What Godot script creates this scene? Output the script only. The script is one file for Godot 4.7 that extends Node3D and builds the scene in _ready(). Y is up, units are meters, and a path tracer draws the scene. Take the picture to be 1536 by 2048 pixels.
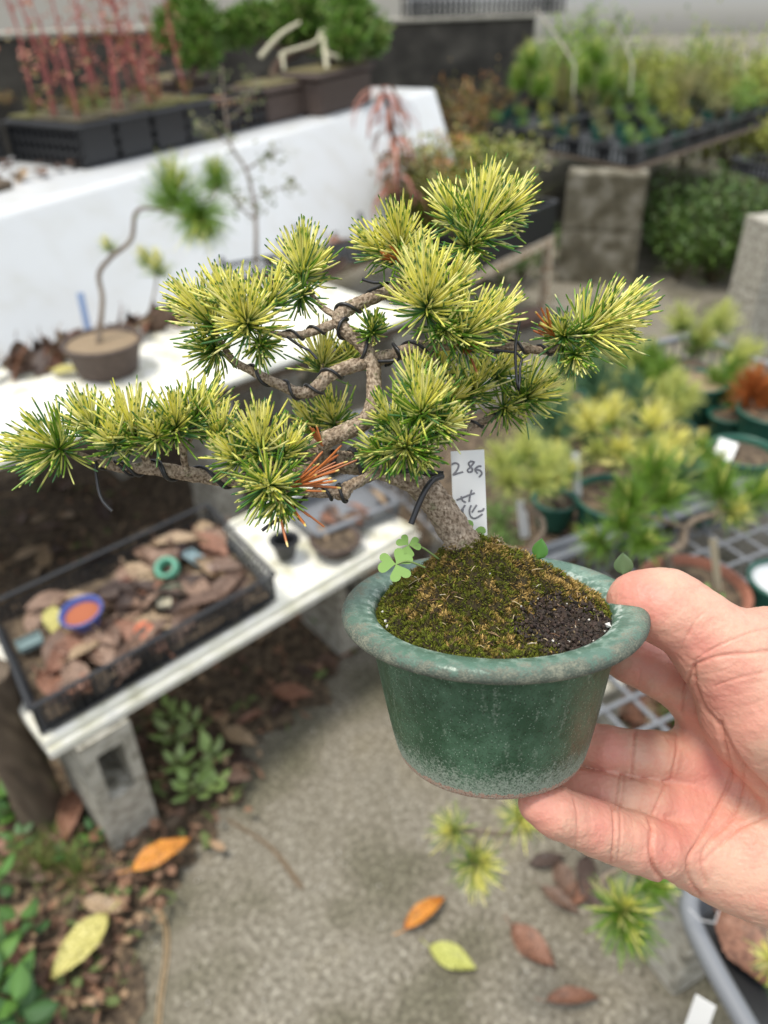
extends Node3D
# Camera model: F is the focal length in photo pixels (1536 x 2048 frame).
const F := 1538.0
var cb: Basis
var co := Vector3(0, 1.5, 0)
var rng := RandomNumberGenerator.new()
var nz := FastNoiseLite.new()
var M := {}
var used := {}


class MB:
	var v := PackedVector3Array()
	var n := PackedVector3Array()
	var c := PackedColorArray()
	var uv := PackedVector2Array()
	var ix := PackedInt32Array()

	func vert(p: Vector3, nn: Vector3, col := Color.WHITE, t := Vector2.ZERO) -> int:
		v.append(p); n.append(nn); c.append(col); uv.append(t)
		return v.size() - 1

	func tube(pts: PackedVector3Array, rad: PackedFloat32Array, sides: int, cols: PackedColorArray, caps := true, flat := 1.0) -> void:
		var m := pts.size()
		var T := (pts[1] - pts[0]).normalized()
		var U := T.cross(Vector3.UP if absf(T.y) < 0.9 else Vector3.RIGHT).normalized()
		var s0 := v.size()
		for j in m:
			var t2: Vector3 = (pts[mini(j + 1, m - 1)] - pts[maxi(j - 1, 0)]).normalized()
			U = (U - t2 * U.dot(t2)).normalized()
			var W := t2.cross(U)
			var col: Color = cols[mini(j, cols.size() - 1)]
			for k in sides:
				var a := TAU * k / sides
				var d := U * cos(a) + W * (sin(a) * flat)
				v.append(pts[j] + d * rad[mini(j, rad.size() - 1)]); n.append(d.normalized()); c.append(col); uv.append(Vector2(float(k) / sides, float(j)))
		for j in m - 1:
			for k in sides:
				var a0 := s0 + j * sides + k
				var a1 := s0 + j * sides + (k + 1) % sides
				ix.append(a0); ix.append(a0 + sides); ix.append(a1)
				ix.append(a1); ix.append(a0 + sides); ix.append(a1 + sides)
		if caps:
			for e in 2:
				var j := 0 if e == 0 else m - 1
				var d: Vector3 = (pts[0] - pts[1]).normalized() if e == 0 else (pts[m - 1] - pts[m - 2]).normalized()
				var ci := vert(pts[j], d, cols[mini(j, cols.size() - 1)])
				var r0 := v.size()
				for k in sides:
					vert(v[s0 + j * sides + k], d, cols[mini(j, cols.size() - 1)])
				for k in sides:
					var b := r0 + k
					var b2 := r0 + (k + 1) % sides
					if e == 0:
						ix.append(ci); ix.append(b); ix.append(b2)
					else:
						ix.append(ci); ix.append(b2); ix.append(b)

	func tri(a: int, b: int, d: int) -> void:
		# winds the face so that it points along its vertices' normals
		var fn := (v[b] - v[a]).cross(v[d] - v[a])
		if fn.dot(n[a] + n[b] + n[d]) > 0.0:
			ix.append(a); ix.append(d); ix.append(b)
		else:
			ix.append(a); ix.append(b); ix.append(d)

	func quad(a: Vector3, b: Vector3, d: Vector3, e: Vector3, nn: Vector3, col := Color.WHITE) -> void:
		var s := v.size()
		vert(a, nn, col, Vector2(0, 0)); vert(b, nn, col, Vector2(1, 0)); vert(d, nn, col, Vector2(1, 1)); vert(e, nn, col, Vector2(0, 1))
		tri(s, s + 1, s + 2); tri(s, s + 2, s + 3)

	# eight corners: a frame (o, three edge vectors), with a small chamfer left out
	func box(o: Vector3, x: Vector3, y: Vector3, z: Vector3, col := Color.WHITE) -> void:
		var nx := x.normalized(); var ny := y.normalized(); var nzz := z.normalized()
		quad(o, o + x, o + x + y, o + y, -nzz, col); quad(o + z, o + x + z, o + x + y + z, o + y + z, nzz, col)
		quad(o, o + y, o + y + z, o + z, -nx, col); quad(o + x, o + x + y, o + x + y + z, o + x + z, nx, col)
		quad(o, o + x, o + x + z, o + z, -ny, col); quad(o + y, o + x + y, o + x + y + z, o + y + z, ny, col)

	# a box whose edges are cut by b: faces set in, joined by slanted strips
	func bev(o: Vector3, x: Vector3, y: Vector3, z: Vector3, b: float, col := Color.WHITE) -> void:
		var e := [x, y, z]
		var ctr := o + (x + y + z) * 0.5
		var un := [x.normalized(), y.normalized(), z.normalized()]
		var ln := [x.length() * 0.5, y.length() * 0.5, z.length() * 0.5]
		for a in 3:
			var p := (a + 1) % 3; var q := (a + 2) % 3
			for s in [-1.0, 1.0]:
				var fc: Vector3 = ctr + un[a] * (ln[a] * s)
				var pp: Vector3 = un[p] * (ln[p] - b); var qq: Vector3 = un[q] * (ln[q] - b)
				quad(fc - pp - qq, fc + pp - qq, fc + pp + qq, fc - pp + qq, un[a] * s, col)
		for a in 3:
			var p := (a + 1) % 3; var q := (a + 2) % 3
			for s in [-1.0, 1.0]:
				for t in [-1.0, 1.0]:
					var al: Vector3 = un[a] * (ln[a] - b)
					var p1: Vector3 = ctr + un[p] * (ln[p] * s) + un[q] * ((ln[q] - b) * t)
					var p2: Vector3 = ctr + un[p] * ((ln[p] - b) * s) + un[q] * (ln[q] * t)
					quad(p1 - al, p1 + al, p2 + al, p2 - al, (un[p] * s + un[q] * t).normalized(), col)
		for s in [-1.0, 1.0]:
			for t in [-1.0, 1.0]:
				for w in [-1.0, 1.0]:
					var k: Vector3 = (un[0] * s + un[1] * t + un[2] * w).normalized()
					var a1 := vert(ctr + un[0] * (ln[0] * s) + un[1] * ((ln[1] - b) * t) + un[2] * ((ln[2] - b) * w), k, col)
					var a2 := vert(ctr + un[0] * ((ln[0] - b) * s) + un[1] * (ln[1] * t) + un[2] * ((ln[2] - b) * w), k, col)
					var a3 := vert(ctr + un[0] * ((ln[0] - b) * s) + un[1] * ((ln[1] - b) * t) + un[2] * (ln[2] * w), k, col)
					tri(a1, a2, a3)

	# profile of (radius, height) pairs turned about +y through o; u runs round, v along the profile
	func lathe(prof: PackedVector2Array, seg: int, cols := PackedColorArray([Color.WHITE]), wob := 0.0, o := Vector3.ZERO) -> void:
		var m := prof.size()
		var s0 := v.size()
		var arc := PackedFloat32Array([0.0])
		for j in range(1, m):
			arc.append(arc[j - 1] + prof[j].distance_to(prof[j - 1]))
		for j in m:
			var d := prof[mini(j + 1, m - 1)] - prof[maxi(j - 1, 0)]
			var pn := Vector2(-d.y, d.x).normalized()
			for k in seg + 1:
				var a := TAU * k / seg
				var w := 1.0 + wob * (sin(a * 3.0 + prof[j].y * 40.0) + 0.6 * sin(a * 5.0 + 1.3))
				vert(o + Vector3(cos(a) * prof[j].x * w, prof[j].y, sin(a) * prof[j].x * w), Vector3(cos(a) * pn.x, pn.y, sin(a) * pn.x), cols[mini(j, cols.size() - 1)], Vector2(float(k) / seg, arc[j] / arc[m - 1]))
		for j in m - 1:
			for k in seg:
				var a0 := s0 + j * (seg + 1) + k
				tri(a0, a0 + 1, a0 + seg + 1)
				tri(a0 + 1, a0 + seg + 2, a0 + seg + 1)

	# a grid of w x h points given row by row; normals are worked out from the faces
	func sheet(p: PackedVector3Array, w: int, h: int, up: Vector3, cols := PackedColorArray([Color.WHITE])) -> void:
		var s0 := v.size()
		for j in h:
			for i in w:
				var a := p[j * w + mini(i + 1, w - 1)] - p[j * w + maxi(i - 1, 0)]
				var b := p[mini(j + 1, h - 1) * w + i] - p[maxi(j - 1, 0) * w + i]
				var nn := a.cross(b).normalized()
				if nn.dot(up) < 0.0:
					nn = -nn
				vert(p[j * w + i], nn, cols[mini(j * w + i, cols.size() - 1)], Vector2(float(i) / (w - 1), float(j) / (h - 1)))
		for j in h - 1:
			for i in w - 1:
				var q := s0 + j * w + i
				tri(q, q + 1, q + w); tri(q + 1, q + w + 1, q + w)

	func mesh(off := Vector3.ZERO) -> ArrayMesh:
		if off != Vector3.ZERO:
			for i in v.size():
				v[i] -= off
		var a := []
		a.resize(Mesh.ARRAY_MAX)
		a[Mesh.ARRAY_VERTEX] = v; a[Mesh.ARRAY_NORMAL] = n; a[Mesh.ARRAY_COLOR] = c; a[Mesh.ARRAY_TEX_UV] = uv; a[Mesh.ARRAY_INDEX] = ix
		var m := ArrayMesh.new()
		m.add_surface_from_arrays(Mesh.PRIMITIVE_TRIANGLES, a)
		return m


# ---------- placing ----------
func cl(x: float, y: float, d: float) -> Vector3:
	return Vector3((x - 768.0) / F * d, -(y - 1024.0) / F * d, -d)

func px(x: float, y: float, d: float) -> Vector3:
	return co + cb * cl(x, y, d)

func onh(x: float, y: float, h: float) -> Vector3:
	var r := cb * cl(x, y, 1.0)
	return co + r * ((h - co.y) / r.y)

func numbered(called: String) -> String:
	used[called] = used.get(called, -1) + 1
	return called if used[called] == 0 else "%s_%03d" % [called, used[called]]

func tag(o: Node, label: String, category: String, group := "", kind := "") -> void:
	o.set_meta("label", label); o.set_meta("category", category)
	if group: o.set_meta("group", group)
	if kind: o.set_meta("kind", kind)

func thing(called: String, label: String, category: String, at: Vector3, group := "", kind := "") -> Node3D:
	var o := Node3D.new()
	o.name = numbered(called)
	add_child(o, true)
	o.position = at
	tag(o, label, category, group, kind)
	return o

func org(o: Node) -> Vector3:
	var p := Vector3.ZERO
	while o is Node3D and o != self:
		p += (o as Node3D).position
		o = o.get_parent()
	return p

# a mesh built in world coordinates, hung under parent (which is not turned)
func part(parent: Node, called: String, mb: MB, m: Material) -> MeshInstance3D:
	var o := MeshInstance3D.new()
	o.name = called
	o.mesh = mb.mesh(org(parent))
	o.material_override = m
	parent.add_child(o, true)
	return o

# a shared mesh placed under parent
func put(parent: Node, called: String, me: Mesh, m: Material, t: Transform3D) -> MeshInstance3D:
	var o := MeshInstance3D.new()
	o.name = called
	o.mesh = me
	o.material_override = m
	parent.add_child(o, true)
	o.transform = t
	return o

func solo(called: String, mb: MB, m: Material, at: Vector3, label: String, category: String, group := "", kind := "") -> MeshInstance3D:
	var o := MeshInstance3D.new()
	o.name = numbered(called)
	o.mesh = mb.mesh(at)
	o.material_override = m
	add_child(o, true)
	o.position = at
	tag(o, label, category, group, kind)
	return o

func structure(called: String, mb: MB, m: Material, label: String) -> MeshInstance3D:
	var o := solo(called, mb, m, Vector3.ZERO, label, called.replace("_", " "), "", "structure")
	return o

# ---------- materials ----------
func lin(r: float, g: float, b: float) -> Color:
	return Color(r, g, b)

func mat(col: Color, rough := 0.8, vc := false) -> StandardMaterial3D:
	var m := StandardMaterial3D.new()
	m.albedo_color = col.linear_to_srgb()
	m.roughness = rough
	m.vertex_color_use_as_albedo = vc
	m.cull_mode = BaseMaterial3D.CULL_DISABLED
	return m

func noise(freq: float, sd: int, kind := FastNoiseLite.TYPE_SIMPLEX_SMOOTH, oct := 4) -> FastNoiseLite:
	var f := FastNoiseLite.new()
	f.noise_type = kind; f.seed = sd; f.frequency = freq
	f.fractal_type = FastNoiseLite.FRACTAL_FBM; f.fractal_octaves = oct
	return f

# stops: [offset, linear colour] pairs
func ntex(f: FastNoiseLite, stops: Array, size := 512) -> NoiseTexture2D:
	var t := NoiseTexture2D.new()
	t.width = size; t.height = size; t.seamless = true; t.noise = f; t.generate_mipmaps = false
	if stops.size():
		var g := Gradient.new()
		var off := PackedFloat32Array(); var cs := PackedColorArray()
		for s in stops:
			off.append(s[0]); cs.append((s[1] as Color).linear_to_srgb())
		g.offsets = off; g.colors = cs
		t.color_ramp = g
	return t

func tri_mat(f: FastNoiseLite, stops: Array, scale: float, rough: float, bump := 0.0, bf: FastNoiseLite = null, world := true) -> StandardMaterial3D:
	var m := mat(Color.WHITE, rough)
	m.albedo_texture = ntex(f, stops)
	m.uv1_triplanar = true; m.uv1_world_triplanar = world
	m.uv1_scale = Vector3.ONE * scale
	if bump != 0.0:
		m.heightmap_enabled = true
		m.heightmap_texture = ntex(bf if bf else f, [])
		m.heightmap_scale = bump
	return m

func path(p: Array, d := 0.31) -> PackedVector3Array:
	var o := PackedVector3Array()
	for q in p:
		o.append(px(q[0], q[1], q[2] if q.size() > 2 else d))
	return o

# Catmull-Rom through pts, k steps per span; w holds a number per point, carried along
func smooth(pts: PackedVector3Array, w: PackedFloat32Array, k: int) -> Array:
	var o := PackedVector3Array(); var ow := PackedFloat32Array()
	var m := pts.size()
	for i in m - 1:
		var a := pts[maxi(i - 1, 0)]; var b := pts[i]; var c := pts[i + 1]; var d := pts[mini(i + 2, m - 1)]
		for s in k:
			var t := float(s) / k
			o.append(b.cubic_interpolate(c, a, d, t))
			ow.append(lerpf(w[i], w[i + 1], t))
	o.append(pts[m - 1]); ow.append(w[m - 1])
	return [o, ow]


func _ready() -> void:
	rng.seed = 11
	nz.seed = 5; nz.frequency = 1.0; nz.fractal_octaves = 3
	# camera
	cb = Basis(Vector3.RIGHT, deg_to_rad(-33.6)) * Basis(Vector3.BACK, deg_to_rad(-1.3))
	var cam := Camera3D.new()
	cam.name = "camera"
	add_child(cam)
	cam.transform = Transform3D(cb, co)
	var at := CameraAttributesPhysical.new()
	at.frustum_focal_length = 18.02
	at.exposure_aperture = 5.0
	at.frustum_focus_distance = 0.297
	at.frustum_near = 0.02
	at.frustum_far = 200.0
	cam.attributes = at
	cam.near = 0.02
	cam.far = 200.0
	cam.fov = rad_to_deg(2.0 * atan(1024.0 / F))
	# overcast sky and a faint, very soft sun
	var sky := ProceduralSkyMaterial.new()
	sky.sky_top_color = Color(0.83, 0.85, 0.88)
	sky.sky_horizon_color = Color(0.47, 0.49, 0.52)
	sky.ground_bottom_color = Color(0.30, 0.29, 0.27)
	sky.ground_horizon_color = Color(0.55, 0.55, 0.53)
	sky.sky_curve = 0.25
	var env := Environment.new()
	env.background_mode = Environment.BG_SKY
	env.sky = Sky.new()
	env.sky.sky_material = sky
	env.tonemap_mode = Environment.TONE_MAPPER_LINEAR
	env.tonemap_exposure = 2.06
	env.sdfgi_enabled = true; env.ssao_enabled = true; env.ssil_enabled = true
	var we := WorldEnvironment.new()
	we.name = "world"
	we.environment = env
	add_child(we)
	var sun := DirectionalLight3D.new()
	sun.name = "sun"
	sun.light_energy = 0.5
	sun.light_color = Color(1.0, 0.97, 0.92)
	sun.light_angular_distance = 12.0
	sun.shadow_enabled = true
	add_child(sun)
	sun.look_at_from_position(Vector3(-1.2, 3.8, 0.35), Vector3.ZERO)
	make_materials()
	setting()
	left_side()
	right_side()
	behind()
	ground_litter()
	held_pot()
	held_moss()
	held_tree()
	held_label()
	hand()


# ---------- the pot in the hand ----------
var pot_t: Transform3D   # rim plane, world

func pot_point(x: float, y: float, z: float) -> Vector3:
	return pot_t * (Vector3(x, y, z) * 0.001)

# colour, relief and roughness of the glaze, drawn together so that they agree
func glaze(m: StandardMaterial3D, rim: bool) -> void:
	var w := 1024; var h := 176 if rim else 208
	var im := Image.create(w, h, false, Image.FORMAT_RGB8)
	var hi := Image.create(w, h, false, Image.FORMAT_RGB8)
	var ro := Image.create(w, h, false, Image.FORMAT_RGB8)
	var f1 := noise(1.0, 23 if rim else 3, FastNoiseLite.TYPE_SIMPLEX_SMOOTH, 3)
	var f2 := noise(1.0, 29 if rim else 9, FastNoiseLite.TYPE_SIMPLEX_SMOOTH, 2)
	var deep := lin(0.018, 0.062, 0.030); var pale := lin(0.062, 0.135, 0.080); var lime := lin(0.33, 0.38, 0.31)
	var clay := lin(0.36, 0.22, 0.165)
	var top := lin(0.085, 0.16, 0.118); var chalk := lin(0.26, 0.38, 0.31); var worn := lin(0.070, 0.082, 0.066); var sand := lin(0.23, 0.225, 0.165)
	for y in h:
		var t := float(y) / h
		for x in w:
			var a := TAU * x / w
			var p := Vector3(cos(a), sin(a), t * (0.72 if rim else 1.25))
			var big := f1.get_noise_3dv(p * 2.0)
			var mid := f1.get_noise_3dv(p * 9.0 + Vector3(9, 0, 0))
			var fine_n := f2.get_noise_3dv(p * 34.0)
			var grit := f2.get_noise_3dv(p * 80.0)
			var c: Color
			var r := 0.38 + 0.12 * mid + 0.10 * big
			var relief := 0.5 + 0.12 * mid + 0.10 * fine_n
			if rim:
				c = top.lerp(chalk, clampf(0.22 + big * 0.5 + mid * 0.9 + fine_n * 0.35, 0, 1))
				if t < 0.34:
					c = c.lerp(lin(0.45, 0.52, 0.47), clampf(mid * 1.4 + fine_n * 0.7 + 0.15, 0, 0.7))
				var k := clampf((t - 0.47 + big * 0.14 + mid * 0.16) * 9.0 + grit * 1.1 + fine_n * 0.6, 0, 1)
				c = c.lerp(worn.lerp(sand, clampf(0.10 + grit * 1.1 + mid * 0.9 + big * 0.5, 0, 0.85)), k * 0.92)
				r = lerpf(r, 0.85, k)
				relief += grit * 0.35 * k
				if t > 0.86 + 0.04 * mid:
					c = c.lerp(deep, 0.7)
			else:
				c = deep.lerp(pale, clampf(0.34 + big * 1.0 + mid * 0.45 + fine_n * 0.25, 0, 1))
				var drip := f2.get_noise_3dv(Vector3(p.x * 8.0, p.y * 8.0, p.z * 2.2))
				c = c.lerp(lime, clampf((drip - 0.34) * 1.6, 0, 0.26) * clampf(0.4 + fine_n * 2.2, 0, 1))
				var edge := 0.72 + 0.05 * big + 0.07 * mid
				var dep := clampf((t - edge) * 6.0 + fine_n * 0.8 + grit * 0.7, 0, 1)
				if t > edge - 0.12:
					c = c.lerp(lime, dep * 0.68)
					r = lerpf(r, 0.85, dep)
					relief += grit * 0.25 * dep
				if t > 0.918 + mid * 0.02 + fine_n * 0.012:
					c = clay.lerp(lime, clampf(0.15 + fine_n * 0.8, 0, 0.6)); r = 0.9
				if grit > 0.46:
					c = c.lerp(lin(0.010, 0.016, 0.012), 0.8); relief -= 0.25
				elif grit < -0.60:
					c = c.lerp(lin(0.6, 0.62, 0.55), 0.6)
			im.set_pixel(x, y, c.linear_to_srgb())
			hi.set_pixel(x, y, Color(relief, relief, relief)); ro.set_pixel(x, y, Color(r, r, r))
	m.albedo_texture = ImageTexture.create_from_image(im)
	m.roughness_texture = ImageTexture.create_from_image(ro); m.roughness = 1.0
	m.heightmap_enabled = true; m.heightmap_texture = ImageTexture.create_from_image(hi); m.heightmap_scale = 0.05 if rim else 0.03

func scaled(a: Array) -> PackedVector2Array:
	var o := PackedVector2Array()
	for q in a:
		o.append(Vector2(q[0], q[1]) * 0.001)
	return o

func dense(p: PackedVector2Array, k: int) -> PackedVector2Array:
	var o := PackedVector2Array()
	for i in p.size() - 1:
		for s in k:
			o.append(p[i].cubic_interpolate(p[i + 1], p[maxi(i - 1, 0)], p[mini(i + 2, p.size() - 1)], float(s) / k))
	o.append(p[p.size() - 1])
	return o

func pot_frame() -> void:
	var th := 0.2786; var ro := -0.0285
	var y := Vector3(sin(ro), cos(ro) * cos(th), sin(th)).normalized()
	var x := (Vector3.RIGHT - y * y.x).normalized()
	pot_t = Transform3D(cb, co) * Transform3D(Basis(x, y, x.cross(y)), cl(983.7, 1193.7, 0.31))

func held_pot() -> void:
	var o := thing("bonsai_pot", "round green glazed bonsai pot with thick lip held in a hand", "pot", pot_t.origin)
	o.transform = pot_t
	var body := MB.new()
	body.lathe(dense(scaled([[49.4, -7.0], [49.5, -10], [49.0, -15], [47.6, -24], [45.9, -34], [44.1, -44], [42.2, -54], [40.9, -60], [39.8, -64.3], [38.9, -66.4], [37.2, -67.4]]), 4), 128)
	var bm := mat(Color.WHITE, 0.3)
	glaze(bm, false)
	put(o, "body", body.mesh(), bm, Transform3D.IDENTITY)
	var rim := MB.new()
	rim.lathe(dense(scaled([[45.8, -14], [46.4, -8], [47.2, -4.6], [48.6, -3.0], [51.2, -2.0], [54.8, -1.2], [57.8, -1.3], [59.8, -2.4], [60.8, -4.2], [60.5, -6.0], [59.0, -7.3], [56.0, -8.0], [52.0, -8.6], [50.2, -9.4], [49.2, -10.8]]), 4), 128, PackedColorArray([Color.WHITE]), 0.0012)
	var rm := mat(Color.WHITE, 0.3)
	glaze(rm, true)
	put(o, "rim", rim.mesh(), rm, Transform3D.IDENTITY)
	var foot := MB.new()
	foot.lathe(scaled([[37.3, -67.3], [34, -67.9], [32.5, -66.5], [20, -66.2], [8, -66.2], [7.6, -64.5], [0.1, -64.5]]), 64)
	put(o, "foot", foot.mesh(), mat(lin(0.34, 0.21, 0.155), 0.9), Transform3D.IDENTITY)
	var inner := MB.new()
	inner.lathe(scaled([[0.1, -60], [34, -60], [42, -30], [45.9, -13.5]]), 48)
	put(o, "inner_wall", inner.mesh(), mat(lin(0.34, 0.21, 0.155), 0.9), Transform3D.IDENTITY)

# height of the planting in the pot's own millimetres
func mound(x: float, z: float) -> float:
	var r := Vector2(x, z).length()
	var d := Vector2((x + 6.0) / 25.0, (z + 8.0) / 24.0).length_squared()
	var hh := 27.0 * exp(-d) - 5.0
	# shoulder to the right, behind the soil
	hh += 9.0 * exp(-(pow((x - 25.0) / 16.0, 2) + pow((z + 2.0) / 13.0, 2)))
	hh += 3.0 * exp(-(pow((x + 26.0) / 16.0, 2) + pow((z - 8.0) / 16.0, 2)))
	var s := soil_share(x, z)
	hh = lerpf(hh, minf(hh, -2.5 + 0.16 * maxf(0.0, 38.0 - z)), s)
	hh += s * 1.6 * nz.get_noise_3d(x * 0.35, z * 0.35, 11)
	hh += 2.2 * nz.get_noise_3d(x * 0.10, z * 0.10, 0) + 2.9 * nz.get_noise_3d(x * 0.22, z * 0.22, 7) * (1.0 - 0.4 * s) + 0.8 * nz.get_noise_3d(x * 0.55, z * 0.55, 17)
	return hh * smoothstep(47.5, 42.0, r) + -6.0 * (1.0 - smoothstep(47.5, 42.0, r))

func soil_share(x: float, z: float) -> float:
	var e := Vector2((x - 29.0) / 22.0, (z - 26.0) / 18.0).length() + 0.35 * nz.get_noise_3d(x * 0.12, z * 0.12, 3)
	return 1.0 - smoothstep(0.8, 1.1, e)

func held_moss() -> void:
	var base := thing("moss_cushion", "mound of green and golden moss inside the held green pot", "moss", pot_t.origin, "", "stuff")
	base.transform = pot_t
	var g := MB.new()
	var N := 97
	var p := PackedVector3Array(); var cs := PackedColorArray()
	for j in N:
		for i in N:
			# disc mapped from a square
			var u := (i / float(N - 1)) * 2.0 - 1.0; var w := (j / float(N - 1)) * 2.0 - 1.0
			var x := 46.5 * u * sqrt(1.0 - w * w * 0.5); var z := 46.5 * w * sqrt(1.0 - u * u * 0.5)
			p.append(Vector3(x, mound(x, z) - 0.6, z) * 0.001)
			cs.append(lin(0.020, 0.014, 0.009).lerp(lin(0.055, 0.042, 0.012), clampf(0.5 + nz.get_noise_3d(x * 0.7, z * 0.7, 0), 0, 1)))
	g.sheet(p, N, N, Vector3.UP, cs)
	var vm := mat(Color.WHITE, 0.95, true)
	put(base, "earth", g.mesh(), vm, Transform3D.IDENTITY)
	# moss: tiny leafy spikes in tufts
	var b := MB.new()
	var cnt := 0
	while cnt < 44000:
		var a := rng.randf() * TAU; var r := 46.3 * sqrt(rng.randf())
		var x := cos(a) * r; var z := sin(a) * r
		if soil_share(x, z) > 0.45 + rng.randf() * 0.3:
			cnt += 1
			continue
		cnt += 1
		var y := mound(x, z)
		var e := 0.7
		var nn := Vector3(mound(x - e, z) - mound(x + e, z), 2.0 * e, mound(x, z - e) - mound(x, z + e)).normalized()
		var patch := nz.get_noise_3d(x * 0.09, z * 0.09, 20) * 0.9 + nz.get_noise_3d(x * 0.30, z * 0.30, 30) * 1.0 + rng.randfn(0, 0.10)
		var gold := patch + 0.02
		if x > 20.0 and z < 24.0: gold += 0.16
		if r > 40.0: gold -= 0.30
		if x < -8.0 and z > 18.0: gold -= 0.16
		var col: Color
		if gold > 0.40: col = lin(0.46, 0.31, 0.10)
		elif gold > 0.18: col = lin(0.24, 0.165, 0.035)
		elif gold > -0.10: col = lin(0.135, 0.125, 0.010)
		elif gold > -0.34: col = lin(0.125, 0.138, 0.010)
		else: col = lin(0.15, 0.175, 0.013)
		col = col * rng.randf_range(0.6, 1.35)
		var L := rng.randf_range(0.8, 2.0) * (1.3 if gold > 0.30 else 1.0)
		var dir := (nn + Vector3(rng.randfn(0, 0.45), rng.randfn(0, 0.3), rng.randfn(0, 0.45))).normalized()
		var side := dir.cross(Vector3(rng.randfn(), rng.randfn(), rng.randfn())).normalized() * rng.randf_range(0.13, 0.27)
		var q := Vector3(x, y - 0.5, z)
		var fn := (dir.cross(side).normalized() + Vector3.UP * 0.3).normalized()
		var mid := q + dir * L * 0.55 + nn * 0.2
		var s := b.v.size()
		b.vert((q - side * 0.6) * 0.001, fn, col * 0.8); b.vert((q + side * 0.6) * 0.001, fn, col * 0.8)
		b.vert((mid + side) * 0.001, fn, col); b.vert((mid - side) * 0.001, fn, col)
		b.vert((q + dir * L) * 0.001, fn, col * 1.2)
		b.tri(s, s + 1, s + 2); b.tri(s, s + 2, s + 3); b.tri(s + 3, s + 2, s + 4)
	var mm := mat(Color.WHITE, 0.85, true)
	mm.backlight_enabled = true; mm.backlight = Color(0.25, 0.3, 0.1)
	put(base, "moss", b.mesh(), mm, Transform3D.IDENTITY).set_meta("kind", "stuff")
	# straw and scales caught in the moss
	var db := MB.new()
	for k in 130:
		var a := rng.randf() * TAU; var r := 44.0 * sqrt(rng.randf())
		var q := Vector3(cos(a) * r, mound(cos(a) * r, sin(a) * r) + 0.9, sin(a) * r)
		var d := Vector3(rng.randfn(), rng.randfn(0, 0.35), rng.randfn()).normalized() * rng.randf_range(0.8, 3.2)
		db.tube(PackedVector3Array([(q - d) * 0.001, (q + d * 0.2 + Vector3.UP * 0.3) * 0.001, (q + d) * 0.001]), PackedFloat32Array([0.00012, 0.0002, 0.0001]), 4, PackedColorArray([pick([lin(0.5, 0.40, 0.24), lin(0.34, 0.22, 0.12), lin(0.16, 0.09, 0.05), lin(0.62, 0.55, 0.42)])]))
	put(base, "debris", db.mesh(), vm, Transform3D.IDENTITY).set_meta("kind", "stuff")
	# pale lichen by the trunk
	var li := MB.new()
	for k in 420:
		var x := 10.0 + rng.randfn(0, 3.2); var z := -14.0 + rng.randfn(0, 2.2)
		var q := Vector3(x, mound(x, z), z)
		var d := Vector3(rng.randfn(0, 0.6), 1, rng.randfn(0, 0.6)).normalized()
		li.tube(PackedVector3Array([q * 0.001, (q + d * rng.randf_range(1.2, 2.6)) * 0.001]), PackedFloat32Array([0.00016, 0.00026]), 4, PackedColorArray([lin(0.30, 0.26, 0.15) * rng.randf_range(0.7, 1.3)]))
	put(base, "lichen", li.mesh(), vm, Transform3D.IDENTITY).set_meta("kind", "stuff")
	# crumbs of bark soil and pumice
	var so := thing("potting_soil", "dark crumbly bark soil with pale chips beside the moss in the held pot", "soil", pot_t.origin, "", "stuff")
	so.transform = pot_t
	var cr := MB.new()
	for k in 4200:
		var x := 29.0 + rng.randfn(0, 12.0); var z := 25.0 + rng.randfn(0, 11.0)
		if Vector2(x, z).length() > 46.0 or soil_share(x, z) < 0.12 * rng.randf():
			continue
		var y := mound(x, z) + rng.randf_range(-0.3, 0.5)
		var col := lin(0.022, 0.014, 0.010) * rng.randf_range(0.6, 2.6)
		var sz := rng.randf_range(0.4, 1.15)
		var el := rng.randf_range(1.0, 1.9)
		if k % 13 == 0:
			col = lin(0.34, 0.25, 0.15) * rng.randf_range(0.5, 1.2); el = 3.2; sz *= 0.4
		elif k % 41 == 0:
			col = lin(0.62, 0.6, 0.55); el = 1.1; sz *= 0.7
		crumb(cr, Vector3(x, y, z), sz, el, col, 0.001)
	for q in [[41.0, -1.5, 21.0, 1.5], [-43, -3, 12, 0.9], [-44, -3, 5, 0.8], [-42.5, -3, 17, 0.9], [-2, 12, 8, 0.6]]:
		crumb(cr, Vector3(q[0], maxf(mound(q[0], q[2]) + 0.6, -4), q[2]), q[3], 1.2, lin(0.72, 0.70, 0.66), 0.001)
	put(so, "crumbs", cr.mesh(), mat(Color.WHITE, 0.75, true), Transform3D.IDENTITY).set_meta("kind", "stuff")

# an irregular stone with flat facets
func crumb(mb: MB, q: Vector3, sz: float, el: float, col: Color, k: float) -> void:
	var bs := Basis.from_euler(Vector3(rng.randf() * TAU, rng.randf() * TAU, rng.randf() * TAU))
	var ps := []
	for d in [Vector3(el, 0, 0), Vector3(-el, 0, 0), Vector3(0, 1, 0), Vector3(0, -1, 0), Vector3(0, 0, 1), Vector3(0, 0, -1)]:
		ps.append((q + bs * (d * sz * rng.randf_range(0.6, 1.1))) * k)
	for t in [[0, 2, 4], [4, 2, 1], [1, 2, 5], [5, 2, 0], [4, 3, 0], [1, 3, 4], [5, 3, 1], [0, 3, 5]]:
		var nn: Vector3 = ((ps[t[0]] + ps[t[1]] + ps[t[2]]) / 3.0 - q * k).normalized()
		var s := mb.v.size()
		for e in 3:
			mb.vert(ps[t[e]], nn, col)
		mb.tri(s, s + 1, s + 2)


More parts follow.
